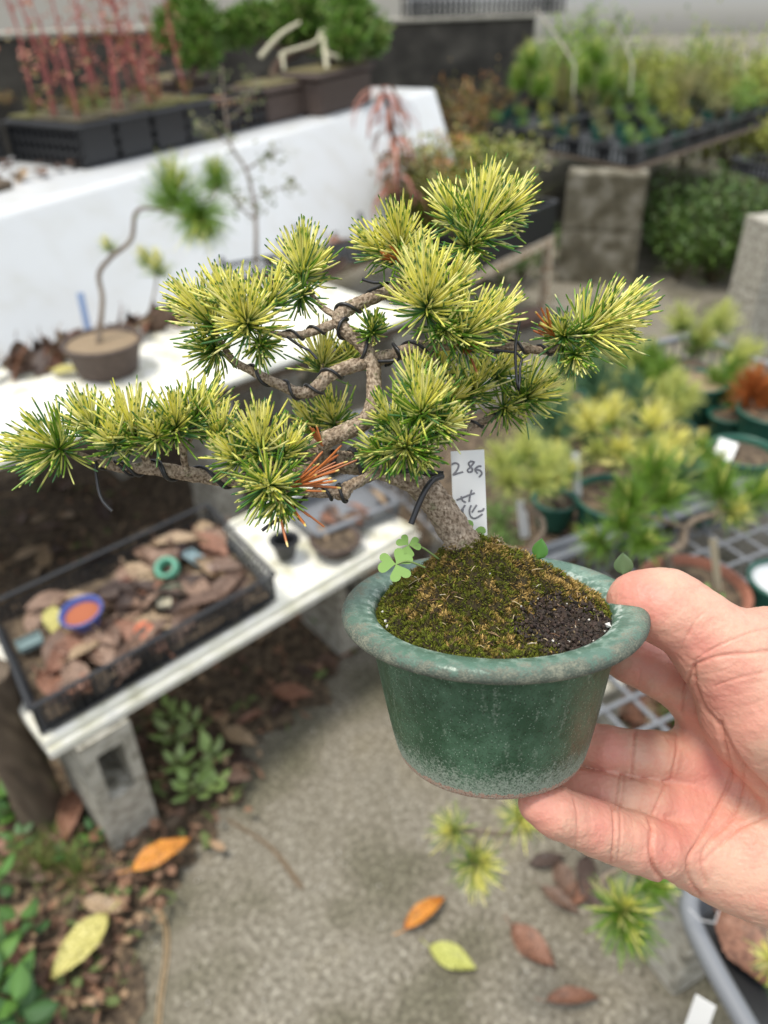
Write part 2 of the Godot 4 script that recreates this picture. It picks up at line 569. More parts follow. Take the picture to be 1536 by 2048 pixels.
# ---------- the bonsai ----------
const YEL := [Color(0.97, 0.90, 0.24), Color(0.96, 0.90, 0.31), Color(0.97, 0.92, 0.40), Color(0.92, 0.87, 0.18)]
const GRN := [Color(0.080, 0.195, 0.026), Color(0.115, 0.250, 0.024), Color(0.065, 0.175, 0.060), Color(0.170, 0.300, 0.028)]

func pick(a: Array) -> Color:
	return a[rng.randi() % a.size()]

# needles round a short shoot; the young ones at its end carry the yellow bands
func tuft(mb: MB, c: Vector3, ax: Vector3, R: float, cnt: int, yel: float, maxang: float, wid: float, sides := 5, pal := "") -> void:
	var U := ax.cross(Vector3.UP if absf(ax.y) < 0.9 else Vector3.RIGHT).normalized()
	var W := ax.cross(U)
	var ts := [0.0, 0.14, 0.34, 0.56, 0.74, 0.90, 0.955, 1.0] if sides > 3 else [0.0, 0.3, 0.65, 0.9, 1.0]
	var ws := [0.75, 1.0, 1.0, 1.0, 1.0, 0.98, 0.9, 0.55] if sides > 3 else [0.8, 1.0, 1.0, 0.7, 0.15]
	var pts := PackedVector3Array(); pts.resize(ts.size())
	var rad := PackedFloat32Array(); rad.resize(ts.size())
	var cols := PackedColorArray(); cols.resize(ts.size())
	for i in cnt:
		var f := (i + rng.randf()) / cnt
		var az := i * 2.39996 + rng.randfn(0, 0.5)
		var an := deg_to_rad(clampf(lerpf(maxang, 6.0, pow(f, 0.8)) + rng.randfn(0, 12.0), 2, 155))
		var rd := U * cos(az) + W * sin(az)
		var dir := (ax * cos(an) + rd * sin(an)).normalized()
		var b := c + ax * (R * 0.34 * (f - 0.75)) + rd * R * 0.012
		var L := R * rng.randf_range(0.62, 1.12) * (1.0 - 0.14 * (1.0 - f))
		var bend := (ax * rng.randf_range(0.0, 0.28) + Vector3(rng.randfn(0, 0.11), rng.randfn(0, 0.11), rng.randfn(0, 0.11))) * L * maxf(sin(an), 0.5)
		var y := f + rng.randfn(0, 0.17) > 1.0 - yel
		var g := pick(GRN) * rng.randf_range(0.8, 1.25)
		var ye := pick(YEL) * rng.randf_range(0.85, 1.08)
		if pal == "blue": g = Color(0.085, 0.19, 0.10) * rng.randf_range(0.7, 1.3)
		elif pal == "lime": g = Color(0.17, 0.31, 0.04) * rng.randf_range(0.7, 1.3)
		elif pal == "dead": g = Color(0.42, 0.13, 0.035) * rng.randf_range(0.7, 1.3); y = false
		elif pal == "pale": ye = Color(0.62, 0.66, 0.20) * rng.randf_range(0.8, 1.1); g = Color(0.17, 0.29, 0.05) * rng.randf_range(0.7, 1.2)
		var kind := rng.randf()
		var w := wid * rng.randf_range(0.85, 1.12)
		for j in ts.size():
			var t: float = ts[j]
			pts[j] = b + dir * (L * t) + bend * (t * t)
			rad[j] = w * ws[j]
			var col := g
			if y:
				col = ye
				if t < 0.15: col = g
				elif t < 0.36 and kind < 0.4: col = ye.lerp(g, 0.4)
				elif t > 0.93: col = g if kind < 0.55 else ye.lerp(g, 0.3)
				elif kind < 0.22 and t > 0.66 and t < 0.82: col = g
				elif kind > 0.82 and t > 0.3 and t < 0.5: col = ye.lerp(g, 0.7)
			else:
				if t > 0.95 and kind < 0.5: col = g.lerp(ye, 0.55)
				elif pal == "" and kind > 0.72 and t > 0.25 and t < 0.9: col = g.lerp(ye, 0.62)
				elif pal == "" and kind < 0.12 and t > 0.5: col = g.lerp(ye, 0.5)
			cols[j] = col
		mb.tube(pts, rad, sides, cols, false)

func barky(mb: MB, pts: PackedVector3Array, rad: PackedFloat32Array, sides: int, from := Color(0.33, 0.25, 0.175), to := Color(0.58, 0.475, 0.365)) -> void:
	var s0 := mb.v.size()
	mb.tube(pts, rad, sides, PackedColorArray([Color.WHITE]), true)
	for i in range(s0, mb.v.size()):
		var q := mb.v[i]
		var a := nz.get_noise_3dv(q * 160.0)
		var b := nz.get_noise_3dv(q * 520.0 + Vector3(40, 0, 0))
		var e := nz.get_noise_3dv(q * 1300.0)
		var r := rad[mini((i - s0) / sides, rad.size() - 1)]
		# scaly plates with cracks between them
		var plate := 1.0 - clampf(absf(nz.get_noise_3dv(q * 300.0 + Vector3(7, 0, 0))) * 7.0, 0.0, 1.0)
		var size := clampf(r / 0.005, 0.15, 1.0)
		mb.v[i] = q + mb.n[i] * (r * (0.09 * a + 0.08 * b) + 0.00045 * size * (e * 1.4 - plate * 1.5))
		var col := from.lerp(to, clampf(0.45 + a * 0.8 + e * 0.6 + b * 0.5, 0, 1))
		if plate > 0.45: col = col.lerp(from * 0.42, clampf((plate - 0.45) * 1.6, 0, 0.85) * clampf(0.6 + e * 1.5, 0, 1))
		if e > 0.30: col = col.lerp(to * 1.25, 0.5)
		elif a + e * 0.5 > 0.40: col = col.lerp(lin(0.19, 0.20, 0.09), 0.7)
		mb.c[i] = col

func refine_normals(mb: MB) -> void:
	var n := PackedVector3Array(); n.resize(mb.v.size())
	for t in mb.ix.size() / 3:
		var a := mb.ix[t * 3]; var b := mb.ix[t * 3 + 1]; var c := mb.ix[t * 3 + 2]
		var fn := (mb.v[c] - mb.v[a]).cross(mb.v[b] - mb.v[a])
		n[a] += fn; n[b] += fn; n[c] += fn
	for i in n.size():
		mb.n[i] = n[i].normalized()

func limb(parent: Node, called: String, p: Array, sides := 16, k := 8) -> Array:
	var pts := PackedVector3Array(); var rad := PackedFloat32Array()
	for q in p:
		pts.append(px(q[0], q[1], q[2])); rad.append(q[3] * 0.84 / F * q[2])
	var s := smooth(pts, rad, k)
	var mb := MB.new()
	barky(mb, s[0], s[1], sides)
	refine_normals(mb)
	part(parent, called, mb, M.bark)
	return s

func coil(parent: Node, s: Array, from: float, to: float, turns: float, wr: float, ph := 0.0, head := [], tail := []) -> void:
	var pts: PackedVector3Array = s[0]; var rad: PackedFloat32Array = s[1]
	var o := PackedVector3Array()
	for q in head:
		o.append(px(q[0], q[1], q[2]))
	wr *= 0.82
	var steps := int(turns * 14.0)
	var T := (pts[1] - pts[0]).normalized()
	var U := T.cross(Vector3.UP).normalized()
	var frames := []
	for j in pts.size():
		T = (pts[mini(j + 1, pts.size() - 1)] - pts[maxi(j - 1, 0)]).normalized()
		U = (U - T * U.dot(T)).normalized()
		frames.append([U, T.cross(U)])
	for i in steps + 1:
		var t := lerpf(from, to, float(i) / steps) * (pts.size() - 1)
		var j := mini(int(t), pts.size() - 2)
		var fr := t - j
		var P := pts[j].lerp(pts[j + 1], fr)
		var R := lerpf(rad[j], rad[j + 1], fr) * 1.02 + wr * 0.8
		var a := ph + TAU * turns * i / steps
		o.append(P + (frames[j][0] * cos(a) + frames[j][1] * sin(a)) * R)
	for q in tail:
		o.append(px(q[0], q[1], q[2]))
	var w := PackedFloat32Array(); w.resize(o.size()); w.fill(wr)
	var sm := smooth(o, w, 2)
	var mb := MB.new()
	mb.tube(sm[0], sm[1], 8, PackedColorArray([Color.WHITE]))
	part(parent, "training_wire", mb, M.wire)

func held_tree() -> void:
	var t := thing("bonsai_tree", "small wired bonsai pine with yellow variegated needles growing from the held green pot", "bonsai tree", px(940, 1105, 0.312))
	var tr := limb(t, "trunk", [[955, 1150, 0.314, 60], [940, 1112, 0.313, 47], [915, 1070, 0.312, 40], [878, 1012, 0.311, 37], [838, 966, 0.310, 35], [790, 942, 0.311, 33], [735, 930, 0.312, 30], [685, 925, 0.311, 27], [648, 915, 0.308, 25], [634, 899, 0.303, 23], [652, 880, 0.300, 22], [695, 862, 0.299, 21], [733, 838, 0.299, 20], [747, 800, 0.300, 19], [748, 762, 0.301, 18], [744, 722, 0.302, 18], [722, 688, 0.302, 17], [694, 664, 0.301, 17], [679, 645, 0.301, 17], [682, 629, 0.301, 17], [702, 614, 0.302, 16], [735, 600, 0.304, 16], [768, 587, 0.306, 14], [800, 572, 0.309, 9]], 28, 9)
	var b1 := limb(t, "branch", [[660, 918, 0.312, 16], [590, 948, 0.312, 17], [510, 960, 0.310, 17], [430, 955, 0.306, 19], [350, 944, 0.303, 18], [300, 936, 0.300, 16], [250, 938, 0.297, 12], [200, 925, 0.294, 9], [150, 906, 0.290, 7], [118, 898, 0.287, 5]])
	limb(t, "branch", [[300, 936, 0.300, 10], [285, 905, 0.296, 9], [268, 872, 0.291, 6]], 10)
	limb(t, "branch", [[372, 946, 0.303, 10], [366, 905, 0.298, 8], [353, 858, 0.289, 6]], 10)
	limb(t, "branch", [[366, 905, 0.298, 7], [385, 870, 0.297, 6], [394, 840, 0.295, 5]], 10)
	limb(t, "branch", [[225, 930, 0.296, 7], [200, 890, 0.294, 6], [186, 855, 0.292, 5]], 10)
	var b1b := limb(t, "branch", [[815, 925, 0.302, 13], [770, 938, 0.298, 14], [728, 958, 0.295, 13], [700, 972, 0.294, 15], [684, 985, 0.294, 21], [664, 985, 0.293, 14], [610, 985, 0.289, 10], [545, 974, 0.281, 6]], 14)
	limb(t, "branch", [[600, 985, 0.288, 8], [560, 945, 0.287, 7], [522, 900, 0.286, 5]], 10)
	limb(t, "branch", [[772, 935, 0.298, 10], [800, 910, 0.293, 8], [816, 890, 0.288, 7], [843, 822, 0.284, 5]], 10)
	var b2 := limb(t, "branch", [[748, 720, 0.303, 17], [695, 735, 0.301, 17], [657, 752, 0.299, 16], [628, 779, 0.297, 16], [600, 785, 0.296, 14], [560, 770, 0.296, 12], [510, 745, 0.297, 11], [465, 718, 0.298, 8], [425, 655, 0.297, 5]])
	var b2r := limb(t, "branch", [[740, 722, 0.303, 17], [800, 706, 0.306, 17], [850, 692, 0.308, 15], [900, 690, 0.309, 13], [960, 695, 0.309, 12], [1030, 692, 0.309, 11], [1085, 701, 0.309, 10], [1130, 690, 0.308, 8], [1185, 658, 0.305, 5]])
	limb(t, "branch", [[900, 690, 0.309, 8], [920, 680, 0.303, 7], [935, 668, 0.298, 5]], 10)
	var b3 := limb(t, "branch", [[686, 640, 0.302, 12], [640, 658, 0.299, 11], [595, 670, 0.296, 9], [540, 665, 0.291, 7], [495, 645, 0.286, 5]], 12)
	limb(t, "branch", [[672, 632, 0.304, 9], [642, 612, 0.308, 7], [618, 580, 0.311, 6], [606, 545, 0.312, 5]], 12)
	limb(t, "branch", [[795, 574, 0.309, 9], [830, 590, 0.302, 7], [854, 606, 0.292, 5]], 10)
	limb(t, "branch", [[795, 574, 0.309, 8], [803, 535, 0.310, 6], [801, 498, 0.309, 5]], 10)
	limb(t, "branch", [[795, 574, 0.309, 9], [880, 530, 0.315, 8], [935, 490, 0.317, 6], [959, 450, 0.317, 5]], 10)
	var b5 := limb(t, "branch", [[860, 905, 0.322, 13], [905, 868, 0.329, 11], [945, 852, 0.332, 10], [990, 832, 0.334, 8], [1052, 796, 0.331, 5]], 12)
	limb(t, "branch", [[930, 858, 0.331, 7], [945, 815, 0.331, 6], [950, 782, 0.329, 5]], 10)
	limb(t, "branch", [[625, 782, 0.299, 6], [640, 760, 0.315, 5], [645, 728, 0.328, 4]], 8)
	limb(t, "branch", [[735, 838, 0.303, 6], [700, 848, 0.315, 5], [669, 845, 0.324, 4]], 8)
	limb(t, "branch", [[735, 700, 0.303, 6], [742, 682, 0.301, 5], [745, 664, 0.300, 4]], 8)
	limb(t, "branch", [[850, 694, 0.309, 6], [870, 720, 0.320, 5], [880, 738, 0.329, 4]], 8)
	# wires
	coil(t, b1, 0.10, 0.80, 4.5, 0.0008, 0.4, [], [[196, 975, 0.290], [206, 1003, 0.289], [224, 1022, 0.289]])
	coil(t, b1, 0.30, 0.72, 2.4, 0.00065, 2.6)
	coil(t, b1b, 0.55, 0.86, 2.2, 0.0008, 1.0, [], [[575, 1028, 0.280], [545, 1046, 0.279], [524, 1061, 0.278]])
	coil(t, b2, 0.12, 0.84, 4.2, 0.00075, 0.0)
	coil(t, b2r, 0.06, 0.46, 2.0, 0.0008, 0.8)
	coil(t, b2r, 0.42, 0.84, 3.6, 0.0007, 0.0, [[1040, 640, 0.300], [1031, 690, 0.300], [1032, 740, 0.301], [1037, 780, 0.302], [1040, 735, 0.303], [1033, 705, 0.306]])
	coil(t, tr, 0.66, 0.93, 3.0, 0.00085, 1.0, [[845, 754, 0.292], [815, 722, 0.292], [786, 688, 0.293], [800, 715, 0.300], [780, 722, 0.301]], [[775, 566, 0.300], [748, 565, 0.300], [724, 558, 0.300]])
	coil(t, b3, 0.15, 0.62, 2.0, 0.00065, 0.0, [], [[600, 692, 0.290], [618, 700, 0.289], [634, 718, 0.289]])
	coil(t, b5, 0.35, 0.86, 2.2, 0.00075, 0.5)
	coil(t, tr, 0.215, 0.34, 2.1, 0.0015, 4.2, [[822, 1048, 0.298], [836, 1012, 0.298], [852, 978, 0.298], [868, 958, 0.300], [886, 948, 0.306]])
	# needle tufts: centre, depth, reach (photo pixels), axis (right, up, towards the lens), needles, young share, spread
	var tf := [
		[112, 895, 0.285, 114, -0.35, 0.25, 0.9, 190, 0.42, 108], [185, 852, 0.292, 98, -0.2, 0.8, 0.4, 120, 0.55, 92], [268, 868, 0.290, 118, -0.1, 0.75, 0.6, 150, 0.62, 100],
		[352, 852, 0.288, 108, 0.15, 0.6, 0.75, 150, 0.46, 106], [395, 835, 0.295, 112, 0.5, 0.75, 0.3, 120, 0.5, 92], [520, 895, 0.286, 118, 0.05, 0.7, 0.7, 160, 0.55, 100],
		[538, 970, 0.279, 112, 0.0, 0.0, 1.0, 160, 0.3, 112], [492, 640, 0.284, 122, -0.05, 0.5, 0.82, 210, 0.68, 116], [420, 642, 0.296, 108, -0.5, 0.62, 0.5, 160, 0.6, 100],
		[428, 700, 0.300, 90, -0.3, -0.1, 0.7, 110, 0.1, 100], [605, 540, 0.312, 102, 0.05, 0.85, 0.45, 200, 0.66, 116], [800, 495, 0.308, 108, -0.15, 0.65, 0.7, 200, 0.72, 112],
		[960, 447, 0.316, 128, 0.25, 0.9, 0.3, 220, 0.7, 94], [938, 492, 0.314, 88, 0.1, -0.15, 0.8, 130, 0.06, 104], [855, 605, 0.290, 128, 0.03, 0.62, 0.75, 230, 0.72, 118],
		[935, 665, 0.297, 115, 0.5, 0.6, 0.6, 180, 0.62, 106], [1185, 655, 0.304, 132, 0.75, 0.48, 0.42, 210, 0.7, 95], [1128, 672, 0.306, 84, -0.15, 0.1, 0.7, 120, 0.06, 120],
		[745, 660, 0.300, 56, 0.0, 0.5, 0.8, 100, 0.04, 100], [645, 725, 0.330, 92, 0.1, 0.8, 0.3, 140, 0.62, 100], [668, 842, 0.325, 88, -0.1, 0.6, 0.6, 140, 0.46, 112],
		[845, 820, 0.283, 120, 0.25, 0.6, 0.7, 190, 0.4, 116], [812, 893, 0.285, 110, -0.1, 0.0, 0.95, 190, 0.16, 116], [950, 778, 0.328, 102, 0.2, 0.6, 0.6, 160, 0.52, 112],
		[880, 736, 0.330, 92, 0.0, 0.8, 0.4, 110, 0.6, 100], [1055, 792, 0.330, 98, 0.4, 0.3, 0.7, 180, 0.3, 116],
		[60, 915, 0.290, 78, -0.7, 0.3, 0.5, 90, 0.35, 100], [228, 885, 0.286, 82, 0.1, 0.5, 0.8, 100, 0.45, 105], [312, 872, 0.284, 78, 0.1, 0.3, 0.9, 100, 0.35, 108], [440, 868, 0.292, 88, 0.3, 0.7, 0.5, 100, 0.5, 100], [470, 915, 0.287, 84, -0.4, 0.5, 0.7, 100, 0.5, 100],
		[572, 905, 0.288, 86, 0.4, 0.6, 0.6, 100, 0.5, 100], [560, 1000, 0.280, 80, 0.1, -0.5, 0.8, 80, 0.2, 100], [540, 600, 0.295, 84, 0.3, 0.8, 0.4, 100, 0.55, 100], [452, 598, 0.290, 86, -0.3, 0.8, 0.5, 100, 0.65, 98], [520, 690, 0.288, 72, 0.2, -0.5, 0.8, 90, 0.08, 100],
		[385, 610, 0.300, 78, -0.6, 0.6, 0.4, 90, 0.6, 98], [602, 590, 0.308, 70, 0.0, -0.1, 0.9, 90, 0.05, 108], [840, 545, 0.300, 92, 0.0, 0.8, 0.5, 110, 0.65, 100], [900, 575, 0.296, 86, 0.5, 0.6, 0.6, 100, 0.6, 100], [890, 660, 0.294, 84, 0.1, -0.2, 0.9, 100, 0.1, 108],
		[985, 640, 0.300, 88, 0.7, 0.5, 0.4, 100, 0.6, 98], [760, 500, 0.310, 82, -0.6, 0.6, 0.4, 90, 0.6, 98], [1010, 420, 0.318, 92, 0.6, 0.7, 0.3, 100, 0.65, 95], [905, 430, 0.316, 88, -0.4, 0.8, 0.3, 90, 0.65, 98], [1230, 640, 0.302, 98, 0.85, 0.3, 0.4, 90, 0.7, 90],
		[1150, 712, 0.304, 66, 0.1, -0.6, 0.7, 80, 0.05, 100], [1000, 745, 0.326, 86, 0.4, 0.6, 0.5, 100, 0.5, 100], [905, 800, 0.322, 84, 0.2, 0.4, 0.8, 100, 0.4, 105], [1010, 815, 0.330, 80, 0.2, -0.1, 0.9, 90, 0.15, 108], [785, 845, 0.288, 84, -0.4, 0.6, 0.7, 100, 0.25, 105],
		[885, 850, 0.286, 86, 0.6, 0.2, 0.7, 100, 0.3, 105], [760, 905, 0.288, 78, -0.7, 0.1, 0.7, 90, 0.15, 105], [845, 912, 0.287, 62, 0.3, -0.4, 0.8, 80, 0.12, 105], [700, 715, 0.332, 70, 0.4, 0.7, 0.4, 80, 0.5, 100], [625, 850, 0.327, 74, -0.5, 0.6, 0.5, 80, 0.4, 100], [830, 770, 0.292, 80, 0.0, 0.9, 0.4, 90, 0.45, 98]]
	for q in tf:
		var c := px(q[0], q[1], q[2])
		var ax := (cb * Vector3(q[4], q[5], q[6])).normalized()
		var R: float = q[3] * 0.83 / F * q[2]
		var mb := MB.new()
		tuft(mb, c, ax, R, int(q[7] * 0.98), q[8] + (0.04 if q[8] > 0.55 else -0.02), q[9], 0.00037)
		var o := part(t, "needle_tuft", mb, M.needle)
		var bud := MB.new()
		bud.tube(PackedVector3Array([c - ax * R * 0.22, c - ax * R * 0.05, c + ax * R * 0.07, c + ax * R * 0.13]), PackedFloat32Array([R * 0.035, R * 0.045, R * 0.04, R * 0.008]), 8, PackedColorArray([lin(0.10, 0.055, 0.03), lin(0.2, 0.10, 0.05), lin(0.24, 0.13, 0.07)]))
		for k in 26:   # papery sheaths at the needles' feet
			var d := (ax + Vector3(rng.randfn(), rng.randfn(), rng.randfn()) * 0.8).normalized()
			var b := c + ax * R * rng.randf_range(-0.2, 0.02)
			bud.tube(PackedVector3Array([b, b + d * R * 0.11]), PackedFloat32Array([R * 0.012, R * 0.004]), 4, PackedColorArray([lin(0.24, 0.12, 0.05) * rng.randf_range(0.5, 1.4)]))
		part(o, "bud", bud, M.needle)
	# old needles gone orange
	for q in [[600, 965, 0.282, 105, 0.9, 0.42, 0.1, 16, 26], [1105, 668, 0.303, 62, -0.35, 0.35, 0.6, 14, 45], [800, 520, 0.304, 60, -0.7, 0.0, 0.6, 7, 30], [930, 690, 0.300, 62, 0.15, -0.6, 0.6, 9, 34], [575, 1000, 0.280, 110, 0.62, -0.55, 0.2, 6, 22], [640, 885, 0.296, 45, -0.4, 0.6, 0.5, 8, 30]]:
		var mb := MB.new()
		tuft(mb, px(q[0], q[1], q[2]), (cb * Vector3(q[4], q[5], q[6])).normalized(), q[3] / F * q[2], q[7], 0.0, q[8], 0.00046, 5, "dead")
		part(t, "dead_needles", mb, M.needle).set_meta("label", "dry needles turned orange")

# ---------- the name tag and small weeds in the pot ----------
func held_label() -> void:
	var d := 0.333
	var o := thing("plant_label", "white plastic plant label with grey handwriting stuck in the held pot", "plant label", px(940, 1085, d))
	var a := px(901, 903, d); var b := px(968, 899, d); var c := px(976, 1112, d); var e := px(909, 1116, d)
	var nn := (b - a).cross(a - e).normalized()
	if nn.dot(co - a) < 0.0: nn = -nn
	var mb := MB.new()
	mb.bev(e, c - e, a - e, nn * 0.0007, 0.0002)
	part(o, "tag", mb, mat(lin(0.82, 0.82, 0.80), 0.35))
	var ink := MB.new()
	var k := 130.0 / 1331.0
	for s in [[[240, 505], [300, 472], [362, 486], [382, 535], [340, 630], [272, 712], [345, 690], [472, 652]], [[712, 458], [640, 436], [588, 478], [620, 545], [664, 592], [650, 645], [590, 655], [566, 612], [620, 560], [700, 462]],
			[[848, 540], [790, 540], [718, 602], [772, 690]], [[722, 604], [820, 622], [858, 690], [800, 762]], [[340, 1232], [440, 1192], [560, 1142], [712, 1086]], [[436, 1150], [462, 1236], [530, 1276]], [[650, 1020], [622, 1120], [596, 1268]],
			[[515, 1330], [470, 1400], [418, 1465]], [[468, 1405], [470, 1490], [482, 1565]], [[640, 1336], [604, 1440], [628, 1560], [706, 1604], [790, 1570], [872, 1515]], [[752, 1330], [700, 1410], [656, 1482]], [[895, 1392], [880, 1440], [775, 1465]]]:
		var pts := PackedVector3Array(); var w := PackedFloat32Array()
		for q in s:
			pts.append(px(880 + q[0] * k, 880 + q[1] * k, d - 0.0008) ); w.append(0.00042)
		var sm := smooth(pts, w, 4)
		ink.tube(sm[0], sm[1], 6, PackedColorArray([lin(0.20, 0.20, 0.22)]))
	part(o, "handwriting", ink, mat(lin(0.22, 0.22, 0.24), 0.6))
	clover(px(817, 1090, 0.303), px(880, 1120, 0.308), 25, 0.303, 0.3, "small wood sorrel sprig held clear of the pot, beside the trunk")
	clover(px(792, 1128, 0.297), px(850, 1135, 0.302), 36, 0.297, 0.9, "large pale wood sorrel leaf hanging over the lip of the held pot")
	clover(px(942, 1068, 0.322), px(930, 1095, 0.318), 32, 0.322, 0.0, "bright wood sorrel leaf in front of the handwritten label")
	var lf := thing("seedling_leaf", "single rounded green seedling leaf poking out behind the moss", "leaf", px(1080, 1105, 0.325))
	var m2 := MB.new()
	blade(m2, px(1076, 1120, 0.325), (cb * Vector3(0.15, 0.95, 0.1)).normalized(), (cb * Vector3(0.9, -0.1, 0.5)).normalized(), 0.0095, 0.0036, lin(0.09, 0.23, 0.05), 0.2)
	part(lf, "blade", m2, M.leafy)
	var l2 := thing("pale_leaf", "pale grey green leaf standing up behind the thumb", "leaf", px(1243, 1150, 0.335))
	var m3 := MB.new()
	blade(m3, px(1248, 1152, 0.335), (cb * Vector3(-0.08, 0.95, 0.1)).normalized(), (cb * Vector3(0.9, 0.1, 0.3)).normalized(), 0.0105, 0.0042, lin(0.13, 0.20, 0.10), 0.25)
	m3.tube(PackedVector3Array([px(1249, 1175, 0.332), px(1248, 1150, 0.335)]), PackedFloat32Array([0.0004, 0.0003]), 5, PackedColorArray([lin(0.13, 0.2, 0.1)]))
	part(l2, "blade", m3, M.leafy)

# one curved leaf blade: foot, direction, width direction, length, half width
func blade(mb: MB, p: Vector3, dir: Vector3, wide: Vector3, L: float, hw: float, col: Color, curl := 0.15, tip := 1.0) -> void:
	wide = (wide - dir * wide.dot(dir)).normalized()
	var nn := dir.cross(wide).normalized()
	var g := PackedVector3Array(); var cs := PackedColorArray()
	for j in 7:
		var t := j / 6.0
		var w := hw * sin(PI * pow(t, 0.8 * tip)) * 1.0 + 0.00001
		for i in 5:
			var s := (i - 2) / 2.0
			g.append(p + dir * (L * t) + wide * (w * s) + nn * (curl * (hw * s * s * 0.9 - L * t * t * 0.5)))
			cs.append(col * (1.12 if i == 2 else 1.0))
	mb.sheet(g, 5, 7, nn, cs)

func clover(c: Vector3, foot: Vector3, rpx: float, d: float, turn: float, label: String) -> void:
	var o := thing("wood_sorrel", label, "clover", foot)
	var nn := (cb * Vector3(0.05, 0.45, 0.85)).normalized()
	var X := cb * Vector3.RIGHT
	X = (X - nn * X.dot(nn)).normalized()
	var Y := nn.cross(X)
	var R := rpx / F * d
	for k in 3:
		var a := turn + TAU * k / 3.0
		var dir := X * cos(a) + Y * sin(a); var wd := -X * sin(a) + Y * cos(a)
		var mb := MB.new()
		var ring := []
		for i in 25:     # heart outline
			var s := TAU * i / 24.0
			var hx := pow(absf(sin(s)), 3.0) * signf(sin(s)) * 0.62
			var hy := (13.0 * cos(s) - 5.0 * cos(2 * s) - 2.0 * cos(3 * s) - cos(4 * s)) / 16.0
			ring.append(c + dir * (R * (0.56 + 0.56 * hy)) + wd * (R * hx * 1.0) - nn * (R * 0.18 * absf(hx)))
		var col := lin(0.20, 0.36, 0.08)
		var m0 := mb.vert(c + dir * R * 0.55, nn, col)
		for q in ring: mb.vert(q, nn, col)
		for i in 24: mb.tri(m0, m0 + 1 + i, m0 + 2 + i)
		part(o, "leaflet", mb, M.leafy)
	var st := MB.new()
	var sm := smooth(PackedVector3Array([foot, foot.lerp(c, 0.6) + Vector3(0, 0.002, 0), c - nn * 0.0005]), PackedFloat32Array([0.0004, 0.0004, 0.0003]), 5)
	st.tube(sm[0], sm[1], 5, PackedColorArray([lin(0.22, 0.32, 0.10)]))
	part(o, "stem", st, M.leafy)


# ---------- the hand ----------
# bones in camera-aligned millimetres: [group, a, b, ra, rb]; group 0 is the palm, 1 to 5 thumb to little finger
var bones := []
var folds := []

func mm(x: float, y: float, d: float) -> Vector3:
	return cl(x, y, d) * 1000.0

func bone(g: int, p: Array) -> void:   # p: [x, y, depth, radius in mm] joints in a chain
	for i in p.size() - 1:
		bones.append([g, mm(p[i][0], p[i][1], p[i][2]), mm(p[i + 1][0], p[i + 1][1], p[i + 1][2]), p[i][3], p[i + 1][3]])

func capsule(p: Vector3, b: Array) -> float:
	var a: Vector3 = b[1]
	var ab: Vector3 = b[2] - a
	var t := clampf((p - a).dot(ab) / maxf(ab.length_squared(), 0.0001), 0.0, 1.0)
	return p.distance_to(a + ab * t) - lerpf(b[3], b[4], t)

func smin(a: float, b: float, k: float) -> float:
	var h := maxf(k - absf(a - b), 0.0) / k
	return minf(a, b) - h * h * k * 0.25

var bg := PackedInt32Array()
var ba := PackedVector3Array()
var bd := PackedVector3Array()
var bl2 := PackedFloat32Array()
var br0 := PackedFloat32Array()
var br1 := PackedFloat32Array()
var gd := PackedFloat32Array([0, 0, 0, 0, 0, 0])

func pack_bones() -> void:
	for b in bones:
		bg.append(b[0]); ba.append(b[1]); bd.append(b[2] - b[1]); bl2.append(1.0 / maxf((b[2] - b[1]).length_squared(), 0.0001)); br0.append(b[3]); br1.append(b[4] - b[3])

func hand_field(p: Vector3, list: PackedInt32Array) -> float:
	gd.fill(1e3)
	for i in list:
		var q := p - ba[i]
		var t := clampf(q.dot(bd[i]) * bl2[i], 0.0, 1.0)
		var d := (q - bd[i] * t).length() - br0[i] - br1[i] * t
		var g := bg[i]
		var k := 14.0 if g == 0 else (9.0 if g == 1 else 4.0)
		var o := gd[g]
		var h := maxf(k - absf(o - d), 0.0)
		gd[g] = minf(o, d) - h * h / k * 0.25
	var z := gd[0]
	var out := z
	for g in range(1, 6):
		var d := gd[g]
		if d < 900.0:
			var k := 13.0 if g == 1 else 8.0
			var h := maxf(k - absf(z - d), 0.0)
			out = minf(out, minf(z, d) - h * h / k * 0.25)
	return out

# skin folds: lines [x, y] in the photo's pixels, with width and depth in mm; cut only into the side that faces the palm
func fold_depth(x: float, y: float) -> float:
	var r := 0.0
	for f in folds:
		var box: Rect2 = f[3]
		if not box.has_point(Vector2(x, y)):
			continue
		var pts: PackedVector2Array = f[0]
		var best := 1e9
		for i in pts.size() - 1:
			var q := Geometry2D.get_closest_point_to_segment(Vector2(x, y), pts[i], pts[i + 1])
			best = minf(best, q.distance_to(Vector2(x, y)))
		r += f[2] * exp(-pow(best / 5.0 / f[1], 2.0))
	return r

func fold(p: Array, w: float, d: float) -> void:
	var pts := PackedVector2Array()
	for q in p: pts.append(Vector2(q[0], q[1]))
	var sm := PackedVector2Array()
	for i in pts.size() - 1:
		for s in 5:
			sm.append(pts[i].cubic_interpolate(pts[i + 1], pts[maxi(i - 1, 0)], pts[mini(i + 2, pts.size() - 1)], s / 5.0))
	sm.append(pts[pts.size() - 1])
	var bx := Rect2(pts[0], Vector2.ZERO)
	for q in sm: bx = bx.expand(q)
	folds.append([sm, w, d, bx.grow(w * 5.0 * 2.6)])

